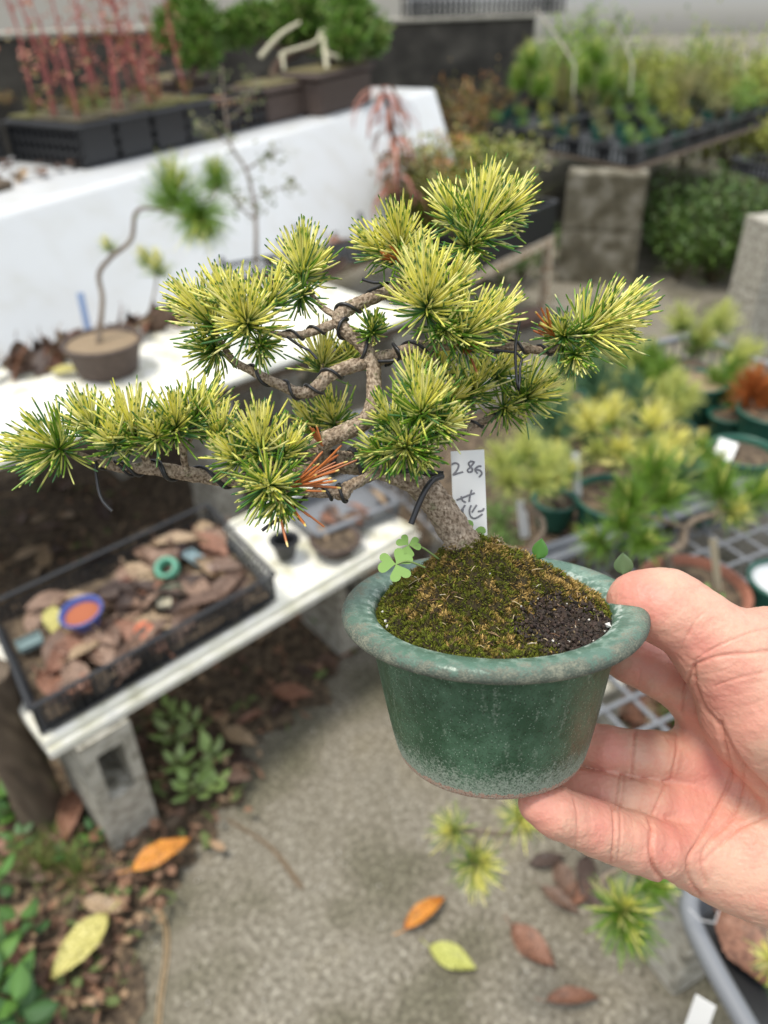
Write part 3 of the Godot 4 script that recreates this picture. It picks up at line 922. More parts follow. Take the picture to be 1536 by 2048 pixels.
func hand() -> void:
	# thumb, along the lip and over it
	bone(1, [[1264, 1202, 0.314, 9.8], [1300, 1206, 0.312, 11.0], [1336, 1211, 0.309, 12.3], [1392, 1252, 0.306, 13.0], [1452, 1310, 0.306, 17.0], [1520, 1400, 0.306, 21.0]])
	bone(1, [[1290, 1212, 0.309, 9.0], [1330, 1226, 0.305, 8.5]])
	# palm and ball of the thumb
	bone(0, [[1540, 1330, 0.318, 24.0], [1560, 1420, 0.314, 27.0], [1640, 1540, 0.318, 27.0]])
	bone(0, [[1424, 1436, 0.347, 13.0], [1520, 1500, 0.345, 16.0], [1640, 1600, 0.340, 22.0]])
	bone(0, [[1404, 1520, 0.347, 12.5], [1500, 1570, 0.347, 14.0], [1640, 1640, 0.340, 22.0]])
	bone(0, [[1388, 1608, 0.341, 12.5], [1490, 1640, 0.344, 14.0], [1640, 1680, 0.340, 22.0]])
	bone(0, [[1365, 1690, 0.331, 13.5], [1440, 1715, 0.331, 16.0], [1540, 1740, 0.326, 19.0], [1660, 1740, 0.332, 24.0]])
	bone(0, [[1640, 1600, 0.335, 30.0], [1800, 1680, 0.345, 29.0], [2150, 1840, 0.36, 33.0]])
	# fingers
	bone(2, [[1424, 1432, 0.346, 12.5], [1376, 1382, 0.341, 11.2], [1318, 1346, 0.340, 10.2], [1266, 1318, 0.343, 10.6], [1195, 1290, 0.358, 9.8], [1120, 1270, 0.372, 9.0]])
	bone(3, [[1404, 1522, 0.347, 12.0], [1356, 1517, 0.342, 10.4], [1310, 1512, 0.339, 10.3], [1262, 1508, 0.338, 9.6], [1215, 1500, 0.339, 9.9], [1172, 1490, 0.344, 9.2], [1105, 1478, 0.364, 8.8]])
	bone(4, [[1388, 1612, 0.342, 12.0], [1340, 1612, 0.336, 10.6], [1296, 1608, 0.332, 10.4], [1248, 1602, 0.330, 9.8], [1200, 1594, 0.331, 10.0], [1158, 1584, 0.335, 9.4], [1098, 1572, 0.347, 8.8]])
	bone(5, [[1372, 1706, 0.328, 12.0], [1312, 1698, 0.319, 11.4], [1270, 1684, 0.315, 11.0], [1228, 1670, 0.312, 10.2], [1192, 1656, 0.309, 10.3], [1152, 1640, 0.306, 9.4], [1112, 1624, 0.303, 9.2], [1074, 1608, 0.302, 7.4]])
	# folds of the skin
	fold([[1148, 1598], [1156, 1640], [1150, 1700]], 0.55, 0.45)
	fold([[1224, 1612], [1230, 1660], [1222, 1725]], 0.6, 0.8)
	fold([[1238, 1614], [1243, 1660], [1234, 1725]], 0.5, 0.5)
	fold([[1296, 1632], [1306, 1660], [1304, 1700], [1310, 1745], [1332, 1768]], 0.7, 1.0)
	fold([[1238, 1553], [1234, 1580], [1230, 1616]], 0.55, 0.7)
	fold([[1248, 1553], [1246, 1580], [1240, 1616]], 0.5, 0.55)
	fold([[1330, 1570], [1318, 1600], [1304, 1632]], 0.6, 0.7)
	fold([[1270, 1464], [1266, 1505], [1262, 1556]], 0.6, 0.9)
	fold([[1352, 1466], [1354, 1500], [1342, 1560]], 0.6, 0.6)
	fold([[1386, 1334], [1372, 1370], [1362, 1420]], 0.7, 0.8)
	fold([[1282, 1336], [1280, 1350], [1276, 1374]], 0.5, 0.3)
	fold([[1388, 1332], [1392, 1375], [1412, 1420], [1434, 1446], [1446, 1490], [1462, 1545], [1448, 1590], [1420, 1640], [1392, 1690], [1376, 1720], [1380, 1760], [1400, 1792]], 0.8, 0.9)
	fold([[1438, 1448], [1458, 1492], [1484, 1534], [1520, 1570], [1560, 1610]], 1.5, 1.2)
	fold([[1300, 1660], [1302, 1720], [1320, 1752], [1350, 1775]], 0.8, 0.7)
	fold([[1350, 1740], [1336, 1712], [1328, 1700]], 0.6, 0.5)
	fold([[1392, 1328], [1440, 1312], [1500, 1306], [1560, 1300]], 0.7, 0.7)
	fold([[1388, 1322], [1430, 1296], [1500, 1266], [1560, 1252]], 0.5, 0.4)
	fold([[1430, 1372], [1480, 1356], [1560, 1338]], 0.5, 0.4)
	fold([[1384, 1258], [1370, 1280], [1362, 1300]], 0.5, 0.3)
	fold([[1410, 1222], [1386, 1250], [1378, 1272]], 0.45, 0.25)
	fold([[1484, 1534], [1480, 1590], [1460, 1640], [1420, 1680], [1404, 1720], [1412, 1770]], 0.9, 0.7)
	fold([[1408, 1724], [1440, 1690], [1480, 1655], [1540, 1630]], 0.8, 0.5)
	fold([[1300, 1222], [1292, 1236]], 0.4, 0.2)
	for q in [[1400, 1350, 1470, 1330], [1405, 1395, 1500, 1385], [1425, 1420, 1530, 1400], [1360, 1590, 1430, 1560], [1350, 1630, 1440, 1600], [1370, 1670, 1450, 1640], [1420, 1240, 1400, 1270], [1450, 1270, 1420, 1300], [1500, 1580, 1470, 1650], [1520, 1620, 1500, 1700], [1440, 1500, 1410, 1560], [1470, 1700, 1530, 1690], [1450, 1740, 1520, 1735], [1340, 1220, 1322, 1250], [1180, 1480, 1176, 1510], [1330, 1340, 1318, 1372], [1120, 1600, 1118, 1660], [1180, 1620, 1178, 1690], [1265, 1640, 1262, 1720]]:
		fold([[q[0], q[1]], [(q[0] + q[2]) * 0.5 + 5, (q[1] + q[3]) * 0.5 + 3], [q[2], q[3]]], 0.45, 0.13)
	pack_bones()
	var h := 1.4
	var B := 4          # cells in a block
	var lo := mm(1090, 1850, 0.30); var hi := lo
	for b in bones:
		for e in 2:
			var q: Vector3 = b[1 + e]; var r: float = b[3 + e] + 3.0
			if q.x < 205.0:
				lo = lo.min(q - Vector3.ONE * r); hi = hi.max(q + Vector3.ONE * r)
	hi.x = minf(hi.x, 190.0)
	var bs := h * B
	var nb := Vector3i(((hi - lo) / bs).ceil())
	var field := {}
	var nxs := (nb.x * B + 1); var nys := (nb.y * B + 1)
	var reach := bs * 0.9
	for bz in nb.z:
		for by in nb.y:
			for bx in nb.x:
				var ctr := lo + (Vector3(bx, by, bz) + Vector3.ONE * 0.5) * bs
				var list := PackedInt32Array()
				var near := 1e9
				for b in bones.size():
					var dd := capsule(ctr, bones[b])
					near = minf(near, dd)
					if dd < 20.0: list.append(b)
				if near > reach + 5.0 or list.is_empty():
					continue
				var fc := hand_field(ctr, list)
				if absf(fc) > reach + 1.8:
					continue
				for k in B + 1:
					for j in B + 1:
						for i in B + 1:
							var gx := bx * B + i; var gy := by * B + j; var gz := bz * B + k
							var key := gx + nxs * (gy + nys * gz)
							if field.has(key): continue
							field[key] = hand_field(lo + Vector3(gx, gy, gz) * h, list)
	# surface nets
	var mb := MB.new()
	var cell := {}
	var corners := [0, 1, nxs, nxs + 1, nxs * nys, nxs * nys + 1, nxs * nys + nxs, nxs * nys + nxs + 1]
	var offs := [Vector3(0, 0, 0), Vector3(1, 0, 0), Vector3(0, 1, 0), Vector3(1, 1, 0), Vector3(0, 0, 1), Vector3(1, 0, 1), Vector3(0, 1, 1), Vector3(1, 1, 1)]
	var edges := [[0, 1], [2, 3], [4, 5], [6, 7], [0, 2], [1, 3], [4, 6], [5, 7], [0, 4], [1, 5], [2, 6], [3, 7]]
	for key in field:
		var val := []
		var ok := true
		for o in corners:
			if not field.has(key + o):
				ok = false
				break
			val.append(field[key + o])
		if not ok: continue
		var pos := 0
		for x in val: pos += 1 if x > 0.0 else 0
		if pos == 0 or pos == 8: continue
		var s := Vector3.ZERO; var m := 0
		for e in edges:
			var a: float = val[e[0]]; var b: float = val[e[1]]
			if (a > 0.0) != (b > 0.0):
				s += offs[e[0]].lerp(offs[e[1]], a / (a - b)); m += 1
		var gx: int = key % nxs; var gy: int = (key / nxs) % nys; var gz: int = key / (nxs * nys)
		var gr := Vector3(val[1] + val[3] + val[5] + val[7] - val[0] - val[2] - val[4] - val[6], val[2] + val[3] + val[6] + val[7] - val[0] - val[1] - val[4] - val[5], val[4] + val[5] + val[6] + val[7] - val[0] - val[1] - val[2] - val[3]).normalized()
		cell[key] = mb.vert(lo + (Vector3(gx, gy, gz) + s / m) * h, gr)
	var steps := [1, nxs, nxs * nys]
	for key in field:
		var a: float = field[key]
		for ax in 3:
			var k2: int = key + steps[ax]
			if not field.has(k2): continue
			var b: float = field[k2]
			if (a > 0.0) == (b > 0.0): continue
			var u: int = steps[(ax + 1) % 3]; var w: int = steps[(ax + 2) % 3]
			var q := [key, key - u, key - u - w, key - w]
			var good := true
			for c in q:
				if not cell.has(c): good = false
			if not good: continue
			mb.tri(cell[q[0]], cell[q[1]], cell[q[2]]); mb.tri(cell[q[0]], cell[q[2]], cell[q[3]])
	# one cut of every face into four, then folds and fine relief
	fine(mb)
	# the forearm goes on out of the frame
	var arm := smooth(PackedVector3Array([mm(1600, 1585, 0.334), mm(1800, 1680, 0.345), mm(2150, 1840, 0.36), mm(2700, 2080, 0.40)]), PackedFloat32Array([26.0, 28.5, 32.5, 40.0]), 8)
	mb.tube(arm[0], arm[1], 40, PackedColorArray([Color.WHITE]))
	var pads := [[1255, 1190, 50.0], [1300, 1215, 45.0], [1085, 1620, 45.0], [1200, 1655, 30.0], [1215, 1500, 40.0], [1190, 1585, 35.0], [1310, 1320, 50.0], [1360, 1640, 60.0], [1420, 1560, 70.0], [1400, 1300, 40.0], [1330, 1700, 40.0], [1450, 1400, 70.0]]
	for i in mb.v.size():
		var p := mb.v[i]
		var fx := 768.0 + F * p.x / -p.z; var fy := 1024.0 - F * p.y / -p.z
		var face := clampf((mb.n[i].z + 0.35) * 1.6, 0.0, 1.0)
		var fd := fold_depth(fx, fy) * face if face > 0.01 else 0.0
		var lump := nz.get_noise_3dv(p * 0.12) * 0.35 + nz.get_noise_3dv(p * 0.45 + Vector3(5, 0, 0)) * 0.10
		mb.v[i] = p + mb.n[i] * (lump - fd)
		# blood under the skin: the pads are redder, the hollows yellower, in blotches
		var red := 0.0
		for q in pads if mb.n[i].z > -0.5 else []:
			red += exp(-Vector2(fx - q[0], fy - q[1]).length_squared() / (q[2] * q[2]))
		red = clampf(red, 0.0, 1.0)
		var bl := 0.8 * nz.get_noise_3dv(p * 0.07 + Vector3(0, 30, 0)) + 0.35 * nz.get_noise_3dv(p * 0.6 + Vector3(0, 60, 0))
		var col := lin(0.61, 0.335, 0.245).lerp(lin(0.61, 0.238, 0.188), clampf(0.62 * red + 0.45 * bl + 0.1, 0, 1))
		col = col.lerp(lin(0.62, 0.40, 0.295), clampf(0.30 - red - bl * 0.8, 0, 0.5))
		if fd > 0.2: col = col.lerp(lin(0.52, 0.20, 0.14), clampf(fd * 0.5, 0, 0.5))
		mb.c[i] = col
	for i in mb.v.size():
		mb.v[i] *= 0.001
	refine_normals(mb)
	var o := thing("person", "bare open hand with wrist, gripping the green glazed pot by lip and foot", "person", co)
	o.transform = Transform3D(cb, co)
	var skin := mat(Color.WHITE, 0.48, true)
	skin.metallic_specular = 0.42
	skin.subsurf_scatter_enabled = true; skin.subsurf_scatter_strength = 0.12
	var cell_n := noise(0.045, 61, FastNoiseLite.TYPE_CELLULAR, 2)
	skin.uv1_triplanar = true
	skin.uv1_scale = Vector3.ONE * 18.0
	skin.heightmap_enabled = true; skin.heightmap_texture = ntex(cell_n, []); skin.heightmap_scale = 0.030
	put(o, "skin", mb.mesh(), skin, Transform3D.IDENTITY)

func fine(mb: MB) -> void:
	var mid := {}
	var ni := PackedInt32Array()
	for t in mb.ix.size() / 3:
		var q := [mb.ix[t * 3], mb.ix[t * 3 + 1], mb.ix[t * 3 + 2]]
		# only what the lens can see needs the finer faces
		var mz := [0, 0, 0]
		for e in 3:
			var a: int = q[e]; var b: int = q[(e + 1) % 3]
			var k := Vector2i(mini(a, b), maxi(a, b))
			if not mid.has(k):
				mid[k] = mb.vert((mb.v[a] + mb.v[b]) * 0.5, (mb.n[a] + mb.n[b]).normalized())
			mz[e] = mid[k]
		ni.append_array(PackedInt32Array([q[0], mz[0], mz[2], mz[0], q[1], mz[1], mz[2], mz[1], q[2], mz[0], mz[1], mz[2]]))
	mb.ix = ni


# ---------- materials and shared meshes ----------
var G := {}     # shared meshes

func make_materials() -> void:
	pot_frame()
	M.bark = tri_mat(noise(0.03, 140, FastNoiseLite.TYPE_SIMPLEX_SMOOTH, 5), [[0.0, lin(0.16, 0.13, 0.10)], [0.34, lin(0.32, 0.28, 0.23)], [0.46, lin(0.74, 0.72, 0.70)], [0.62, lin(0.88, 0.88, 0.87)], [0.72, lin(1, 1, 1)], [1.0, lin(1, 1, 1)]], 38.0, 0.9, 0.06, null, false)
	M.bark.vertex_color_use_as_albedo = true
	M.needle = mat(Color.WHITE, 0.36, true)
	M.needle.backlight_enabled = true
	M.needle.backlight = Color(0.2, 0.2, 0.16)
	M.leafy = mat(Color.WHITE, 0.5, true)
	M.leafy.backlight_enabled = true
	M.leafy.backlight = Color(0.5, 0.55, 0.3)
	M.wire = mat(lin(0.05, 0.05, 0.053), 0.36)
	M.wire.metallic = 0.55
	M.vc = mat(Color.WHITE, 0.85, true)
	M.concrete = tri_mat(noise(0.06, 101, FastNoiseLite.TYPE_SIMPLEX_SMOOTH, 5), [[0.12, lin(0.10, 0.089, 0.068)], [0.38, lin(0.168, 0.151, 0.118)], [0.5, lin(0.198, 0.180, 0.143)], [0.62, lin(0.235, 0.216, 0.174)], [0.74, lin(0.31, 0.288, 0.238)], [1.0, lin(0.58, 0.555, 0.49)]], 1.1, 0.9, 0.2, noise(0.09, 102, FastNoiseLite.TYPE_SIMPLEX_SMOOTH, 3))
	(M.concrete.albedo_texture as NoiseTexture2D).width = 1024; (M.concrete.albedo_texture as NoiseTexture2D).height = 1024
	# broad stains of damp, moss and pale cement
	M.concrete.detail_enabled = true
	M.concrete.detail_blend_mode = BaseMaterial3D.BLEND_MODE_MUL
	M.concrete.detail_uv_layer = BaseMaterial3D.DETAIL_UV_2
	M.concrete.uv2_triplanar = true; M.concrete.uv2_world_triplanar = true
	M.concrete.uv2_scale = Vector3.ONE * 0.55
	M.concrete.detail_albedo = ntex(noise(0.009, 131, FastNoiseLite.TYPE_SIMPLEX_SMOOTH, 6), [[0.0, lin(0.40, 0.41, 0.31)], [0.34, lin(0.68, 0.68, 0.60)], [0.5, lin(0.90, 0.89, 0.85)], [0.66, lin(1, 1, 0.98)], [1.0, lin(1, 0.97, 0.86)]])
	M.block = tri_mat(noise(0.02, 103, FastNoiseLite.TYPE_SIMPLEX_SMOOTH, 6), [[0.0, lin(0.09, 0.082, 0.062)], [0.36, lin(0.24, 0.225, 0.18)], [0.50, lin(0.40, 0.38, 0.32)], [1.0, lin(0.54, 0.52, 0.46)]], 3.0, 0.95, 0.2, noise(0.09, 104))
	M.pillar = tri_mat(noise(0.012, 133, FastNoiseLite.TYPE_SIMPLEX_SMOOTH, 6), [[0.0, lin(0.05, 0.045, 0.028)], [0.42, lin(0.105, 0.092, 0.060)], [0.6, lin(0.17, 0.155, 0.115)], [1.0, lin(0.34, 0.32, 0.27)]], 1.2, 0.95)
	M.soil = tri_mat(noise(0.03, 105, FastNoiseLite.TYPE_SIMPLEX_SMOOTH, 6), [[0.0, lin(0.03, 0.021, 0.013)], [0.5, lin(0.085, 0.06, 0.038)], [0.72, lin(0.15, 0.108, 0.066)], [1.0, lin(0.25, 0.19, 0.12)]], 2.0, 0.95, 0.8, noise(0.05, 106))
	M.cream = tri_mat(noise(0.018, 107, FastNoiseLite.TYPE_SIMPLEX_SMOOTH, 5), [[0.0, lin(0.42, 0.40, 0.26)], [0.3, lin(0.66, 0.65, 0.53)], [0.55, lin(0.78, 0.77, 0.70)], [1.0, lin(0.82, 0.81, 0.76)]], 1.6, 0.4)
	M.white = tri_mat(noise(0.014, 108, FastNoiseLite.TYPE_SIMPLEX_SMOOTH, 5), [[0.0, lin(0.46, 0.46, 0.41)], [0.3, lin(0.55, 0.56, 0.555)], [0.5, lin(0.575, 0.595, 0.605)], [1.0, lin(0.60, 0.62, 0.635)]], 0.8, 0.28)
	M.black = mat(lin(0.018, 0.019, 0.021), 0.42)
	M.grey = mat(lin(0.17, 0.18, 0.195), 0.45)
	M.wall = tri_mat(noise(0.01, 109, FastNoiseLite.TYPE_SIMPLEX_SMOOTH, 6), [[0.0, lin(0.018, 0.016, 0.012)], [0.45, lin(0.045, 0.041, 0.034)], [0.7, lin(0.075, 0.068, 0.056)], [1.0, lin(0.14, 0.13, 0.105)]], 0.7, 0.95)
	M.vinyl = mat(lin(0.018, 0.098, 0.068), 0.4)
	M.clay = tri_mat(noise(0.02, 110, FastNoiseLite.TYPE_SIMPLEX_SMOOTH, 5), [[0.0, lin(0.16, 0.06, 0.035)], [0.5, lin(0.30, 0.115, 0.07)], [1.0, lin(0.42, 0.22, 0.16)]], 6.0, 0.85)
	M.brownpot = tri_mat(noise(0.02, 111, FastNoiseLite.TYPE_SIMPLEX_SMOOTH, 5), [[0.0, lin(0.035, 0.024, 0.02)], [0.5, lin(0.075, 0.052, 0.042)], [1.0, lin(0.12, 0.09, 0.075)]], 5.0, 0.7)
	M.gravel = tri_mat(noise(0.06, 112, FastNoiseLite.TYPE_CELLULAR, 2), [[0.0, lin(0.16, 0.10, 0.055)], [0.5, lin(0.36, 0.27, 0.17)], [1.0, lin(0.55, 0.46, 0.33)]], 14.0, 0.95, 0.3)
	M.wood = tri_mat(noise(0.02, 113, FastNoiseLite.TYPE_SIMPLEX_SMOOTH, 6), [[0.0, lin(0.05, 0.035, 0.024)], [0.5, lin(0.12, 0.09, 0.062)], [1.0, lin(0.22, 0.18, 0.13)]], 5.0, 0.95)
	M.rust = tri_mat(noise(0.022, 114, FastNoiseLite.TYPE_SIMPLEX_SMOOTH, 5), [[0.0, lin(0.18, 0.06, 0.025)], [0.36, lin(0.32, 0.15, 0.06)], [0.46, lin(0.62, 0.56, 0.42)], [1.0, lin(0.70, 0.66, 0.55)]], 3.0, 0.7)
	M.tagwhite = mat(lin(0.80, 0.80, 0.78), 0.4)
	# dry leaves: one mottled skin each
	var lc := {"brown": [lin(0.115, 0.066, 0.044), lin(0.20, 0.125, 0.088)], "rust": [lin(0.20, 0.088, 0.052), lin(0.30, 0.155, 0.10)], "dark": [lin(0.045, 0.028, 0.022), lin(0.095, 0.06, 0.046)], "tan": [lin(0.28, 0.19, 0.11), lin(0.44, 0.33, 0.21)], "pinkish": [lin(0.19, 0.115, 0.078), lin(0.30, 0.195, 0.135)], "orange": [lin(0.50, 0.16, 0.03), lin(0.62, 0.30, 0.035)], "yellow": [lin(0.42, 0.38, 0.10), lin(0.60, 0.55, 0.22)], "limey": [lin(0.34, 0.36, 0.07), lin(0.52, 0.52, 0.16)]}
	for k in lc:
		var a: Color = lc[k][0]; var b: Color = lc[k][1]
		M["leaf_" + k] = tri_mat(noise(0.02, 120 + lc.keys().find(k), FastNoiseLite.TYPE_SIMPLEX_SMOOTH, 5), [[0.15, a * 0.7], [0.45, a], [0.65, b], [1.0, b * 1.15]], 9.0, 0.6, 0.0, null, false)
		M["leaf_" + k].vertex_color_use_as_albedo = true
		M["leaf_" + k].uv1_scale = Vector3.ONE * 1.6
	for i in 5:
		G["leaf%d" % i] = leaf_mesh(i)
	# tufts of one unit reach, axis +y
	for k in [["pale", "pale", 0.75, 190], ["lime", "lime", 0.0, 190], ["blue", "blue", 0.0, 190], ["dead", "dead", 0.0, 200], ["mix", "", 0.35, 150], ["gold", "", 0.8, 170]]:
		var mb := MB.new()
		tuft(mb, Vector3.ZERO, Vector3.UP, 1.0, k[3], k[2], 112, 0.016, 3, k[1])
		G["tuft_" + k[0]] = mb.mesh()
	var soft := MB.new()
	tuft(soft, Vector3.ZERO, Vector3.UP, 1.0, 420, 0.0, 118, 0.010, 3, "lime")
	G.tuft_soft = soft.mesh()
	# leafy bodies of one unit height
	G.bush = foliage(480, 0.5, 0.08, [lin(0.07, 0.15, 0.024), lin(0.11, 0.21, 0.03), lin(0.15, 0.25, 0.05)])
	G.bush_yellow = foliage(460, 0.5, 0.085, [lin(0.34, 0.37, 0.05), lin(0.25, 0.32, 0.04), lin(0.44, 0.42, 0.10)])
	G.bush_light = foliage(460, 0.5, 0.085, [lin(0.19, 0.33, 0.05), lin(0.26, 0.39, 0.07), lin(0.14, 0.25, 0.04)])
	G.bush_rust = foliage(420, 0.45, 0.075, [lin(0.40, 0.18, 0.06), lin(0.32, 0.21, 0.08), lin(0.24, 0.23, 0.07)])
	G.bush_olive = foliage(480, 0.5, 0.075, [lin(0.24, 0.24, 0.09), lin(0.33, 0.30, 0.13), lin(0.18, 0.21, 0.07)])
	G.bush_wide = foliage(600, 0.6, 0.075, [lin(0.06, 0.12, 0.02), lin(0.075, 0.14, 0.024), lin(0.10, 0.17, 0.03)])
	G.bush_tall = foliage(1500, 0.55, 0.045, [lin(0.15, 0.30, 0.03), lin(0.24, 0.39, 0.045), lin(0.11, 0.22, 0.03), lin(0.36, 0.42, 0.07)])
	G.bush_lime = foliage(1500, 0.55, 0.045, [lin(0.34, 0.38, 0.06), lin(0.27, 0.36, 0.05), lin(0.44, 0.44, 0.11)])
	G.grass = grass_mesh(70, [lin(0.10, 0.17, 0.03), lin(0.14, 0.2, 0.04), lin(0.28, 0.24, 0.09)])
	G.straw = grass_mesh(70, [lin(0.34, 0.28, 0.12), lin(0.26, 0.23, 0.10), lin(0.17, 0.2, 0.06)])
	G.red_leaves = foliage(60, 0.5, 0.10, [lin(0.40, 0.09, 0.05), lin(0.48, 0.16, 0.09), lin(0.32, 0.11, 0.05)])
	G.maple_leaf = blade_mesh(lin(0.42, 0.11, 0.07))

func blade_mesh(c: Color) -> ArrayMesh:
	var mb := MB.new()
	blade(mb, Vector3.ZERO, Vector3(0, 0, 1), Vector3(1, 0, 0), 1.0, 0.3, c, 0.3)
	return mb.mesh()

# a fallen leaf: unit length along z, lying near y = 0, midrib and a stalk
func leaf_mesh(i: int) -> ArrayMesh:
	var mb := MB.new()
	var hw: float = [0.19, 0.24, 0.16, 0.21, 0.26][i]
	var curl: float = [0.16, 0.06, 0.5, -0.15, 0.26][i]
	var bow: float = [0.05, 0.03, 0.12, 0.08, -0.04][i]
	var g := PackedVector3Array(); var cs := PackedColorArray()
	for j in 25:
		var t := j / 24.0
		var w := hw * pow(sin(PI * pow(t, 0.82)), 0.95) + 0.004
		for k in 9:
			var s := (k - 4) / 4.0
			var ed := 1.0 + 0.06 * nz.get_noise_3d(t * 9.0, signf(s) * 3.0, i * 7.0)
			g.append(Vector3(w * s * ed, curl * hw * (s * s) * 0.8 - 0.02 * (1.0 - absf(s)) + bow * sin(t * PI) + 0.04 * nz.get_noise_3d(t * 3.0, s * 2.0, i * 3.0 + 1.0) + 0.012 * cos(j * PI) * absf(s), t - 0.5))
			# midrib and side veins are paler, with brown spots between
			var vein := 1.35 if k == 4 else (1.12 if j % 4 == (k if k < 4 else 8 - k) % 4 else 0.95)
			if nz.get_noise_3d(t * 8.0, s * 5.0, i * 11.0) > 0.28: vein *= 0.55
			cs.append(Color(vein, vein, vein))
	mb.sheet(g, 9, 25, Vector3.UP, cs)
	mb.tube(PackedVector3Array([Vector3(0, bow * 0.1 - 0.02, -0.5), Vector3(0.02, 0.0, -0.6), Vector3(0.05, 0.02, -0.7)]), PackedFloat32Array([0.012, 0.010, 0.012]), 5, PackedColorArray([Color.WHITE]))
	return mb.mesh()

func foliage(n: int, rad: float, size: float, cols: Array) -> ArrayMesh:
	var mb := MB.new()
	# a few stems, with leaves in loose clumps round them
	var tips := []
	for k in 9:
		var a := rng.randf() * TAU; var r := rad * sqrt(rng.randf())
		tips.append(Vector3(cos(a) * r, rng.randf_range(0.45, 1.0), sin(a) * r))
		mb.tube(PackedVector3Array([Vector3.ZERO, tips[k] * Vector3(0.4, 0.5, 0.4), tips[k]]), PackedFloat32Array([0.016, 0.012, 0.006]), 4, PackedColorArray([lin(0.10, 0.085, 0.04)]))
	for i in n:
		var tip: Vector3 = tips[rng.randi() % 9]
		var q: Vector3 = tip * rng.randf_range(0.45, 1.0) + Vector3(rng.randfn(0, 0.1), rng.randfn(0, 0.07), rng.randfn(0, 0.1))
		var d := (Vector3(q.x, 0.15, q.z) + Vector3(rng.randfn(0, 0.4), rng.randfn(0, 0.35), rng.randfn(0, 0.4))).normalized()
		var w := d.cross(Vector3(rng.randfn(0, 0.4), 1, rng.randfn(0, 0.4))).normalized()
		var L := size * rng.randf_range(0.6, 1.25)
		var nn := w.cross(d).normalized()
		if nn.y < 0: nn = -nn
		var col := pick(cols) * rng.randf_range(0.75, 1.25)
		var s := mb.v.size()
		mb.vert(q, nn, col); mb.vert(q + d * L * 0.5 + w * L * 0.32 + nn * L * 0.08, nn, col); mb.vert(q + d * L - nn * L * 0.1, nn, col); mb.vert(q + d * L * 0.5 - w * L * 0.32 + nn * L * 0.08, nn, col)
		mb.tri(s, s + 1, s + 2); mb.tri(s, s + 2, s + 3)
	return mb.mesh()

func grass_mesh(n: int, cols: Array) -> ArrayMesh:
	var mb := MB.new()
	for i in n:
		var a := rng.randf() * TAU; var r := 0.16 * sqrt(rng.randf())
		var p := Vector3(cos(a) * r, 0, sin(a) * r)
		var out := Vector3(cos(a) + rng.randfn(0, 0.5), 0, sin(a) + rng.randfn(0, 0.5)) * rng.randf_range(0.05, 0.5)
		var h := rng.randf_range(0.4, 1.0)
		var w := out.cross(Vector3.UP).normalized() * 0.012
		var col := pick(cols) * rng.randf_range(0.75, 1.25)
		var g := PackedVector3Array()
		for j in 5:
			var t := j / 4.0
			var c := p + out * t * t + Vector3.UP * h * (t - 0.25 * t * t * out.length() * 2.0)
			var ww := w * (1.0 - t * 0.9)
			g.append(c - ww); g.append(c + ww)
		mb.sheet(g, 2, 5, (out + Vector3.UP * 0.3).normalized(), PackedColorArray([col]))
	return mb.mesh()


# ---------- builders shared by both sides ----------
# an open crate: four floor corners going round from front left, height, bars per metre; parts: rim, floor, a grid for each side
func crate(called: String, label: String, c: Array, h: float, m: Material, pitch: float, group := "", solid := false, category := "tray", bar := 0.004, lipw := 0.016) -> Node3D:
	var ctr: Vector3 = (c[0] + c[1] + c[2] + c[3]) * 0.25
	var o := thing(called, label, category, ctr, group)
	var up := Vector3.UP * h
	for i in 4:
		var a: Vector3 = c[i]; var b: Vector3 = c[(i + 1) % 4]
		var e := (b - a).normalized()
		var inw := (ctr - (a + b) * 0.5); inw.y = 0
		inw = (inw - e * inw.dot(e)).normalized()
		var L := (b - a).length()
		var mb := MB.new()
		if solid:
			mb.box(a + inw * 0.002, b - a, up * 0.98, inw * 0.004)
		else:
			var n := maxi(2, int(L * pitch))
			for k in n + 1:
				mb.box(a + e * (L - bar) * k / n + inw * 0.002, e * bar, up * 0.95, inw * bar)
			var m2 := maxi(1, int(h * pitch))
			for k in m2:
				mb.box(a + up * (0.95 * k / m2) + inw * 0.0025, b - a, Vector3.UP * bar, inw * bar * 0.9)
		part(o, "side_grid" if not solid else "side", mb, m)
		var rm := MB.new()
		rm.bev(a + up - inw * 0.006 - e * 0.006, e * (L + 0.012), Vector3.UP * lipw * 0.75, inw * lipw, 0.003)
		part(o, "rim", rm, m)
	var fl := MB.new()
	fl.quad(c[0] + Vector3.UP * 0.004, c[1] + Vector3.UP * 0.004, c[2] + Vector3.UP * 0.004, c[3] + Vector3.UP * 0.004, Vector3.UP)
	part(o, "floor", fl, m)
	return o

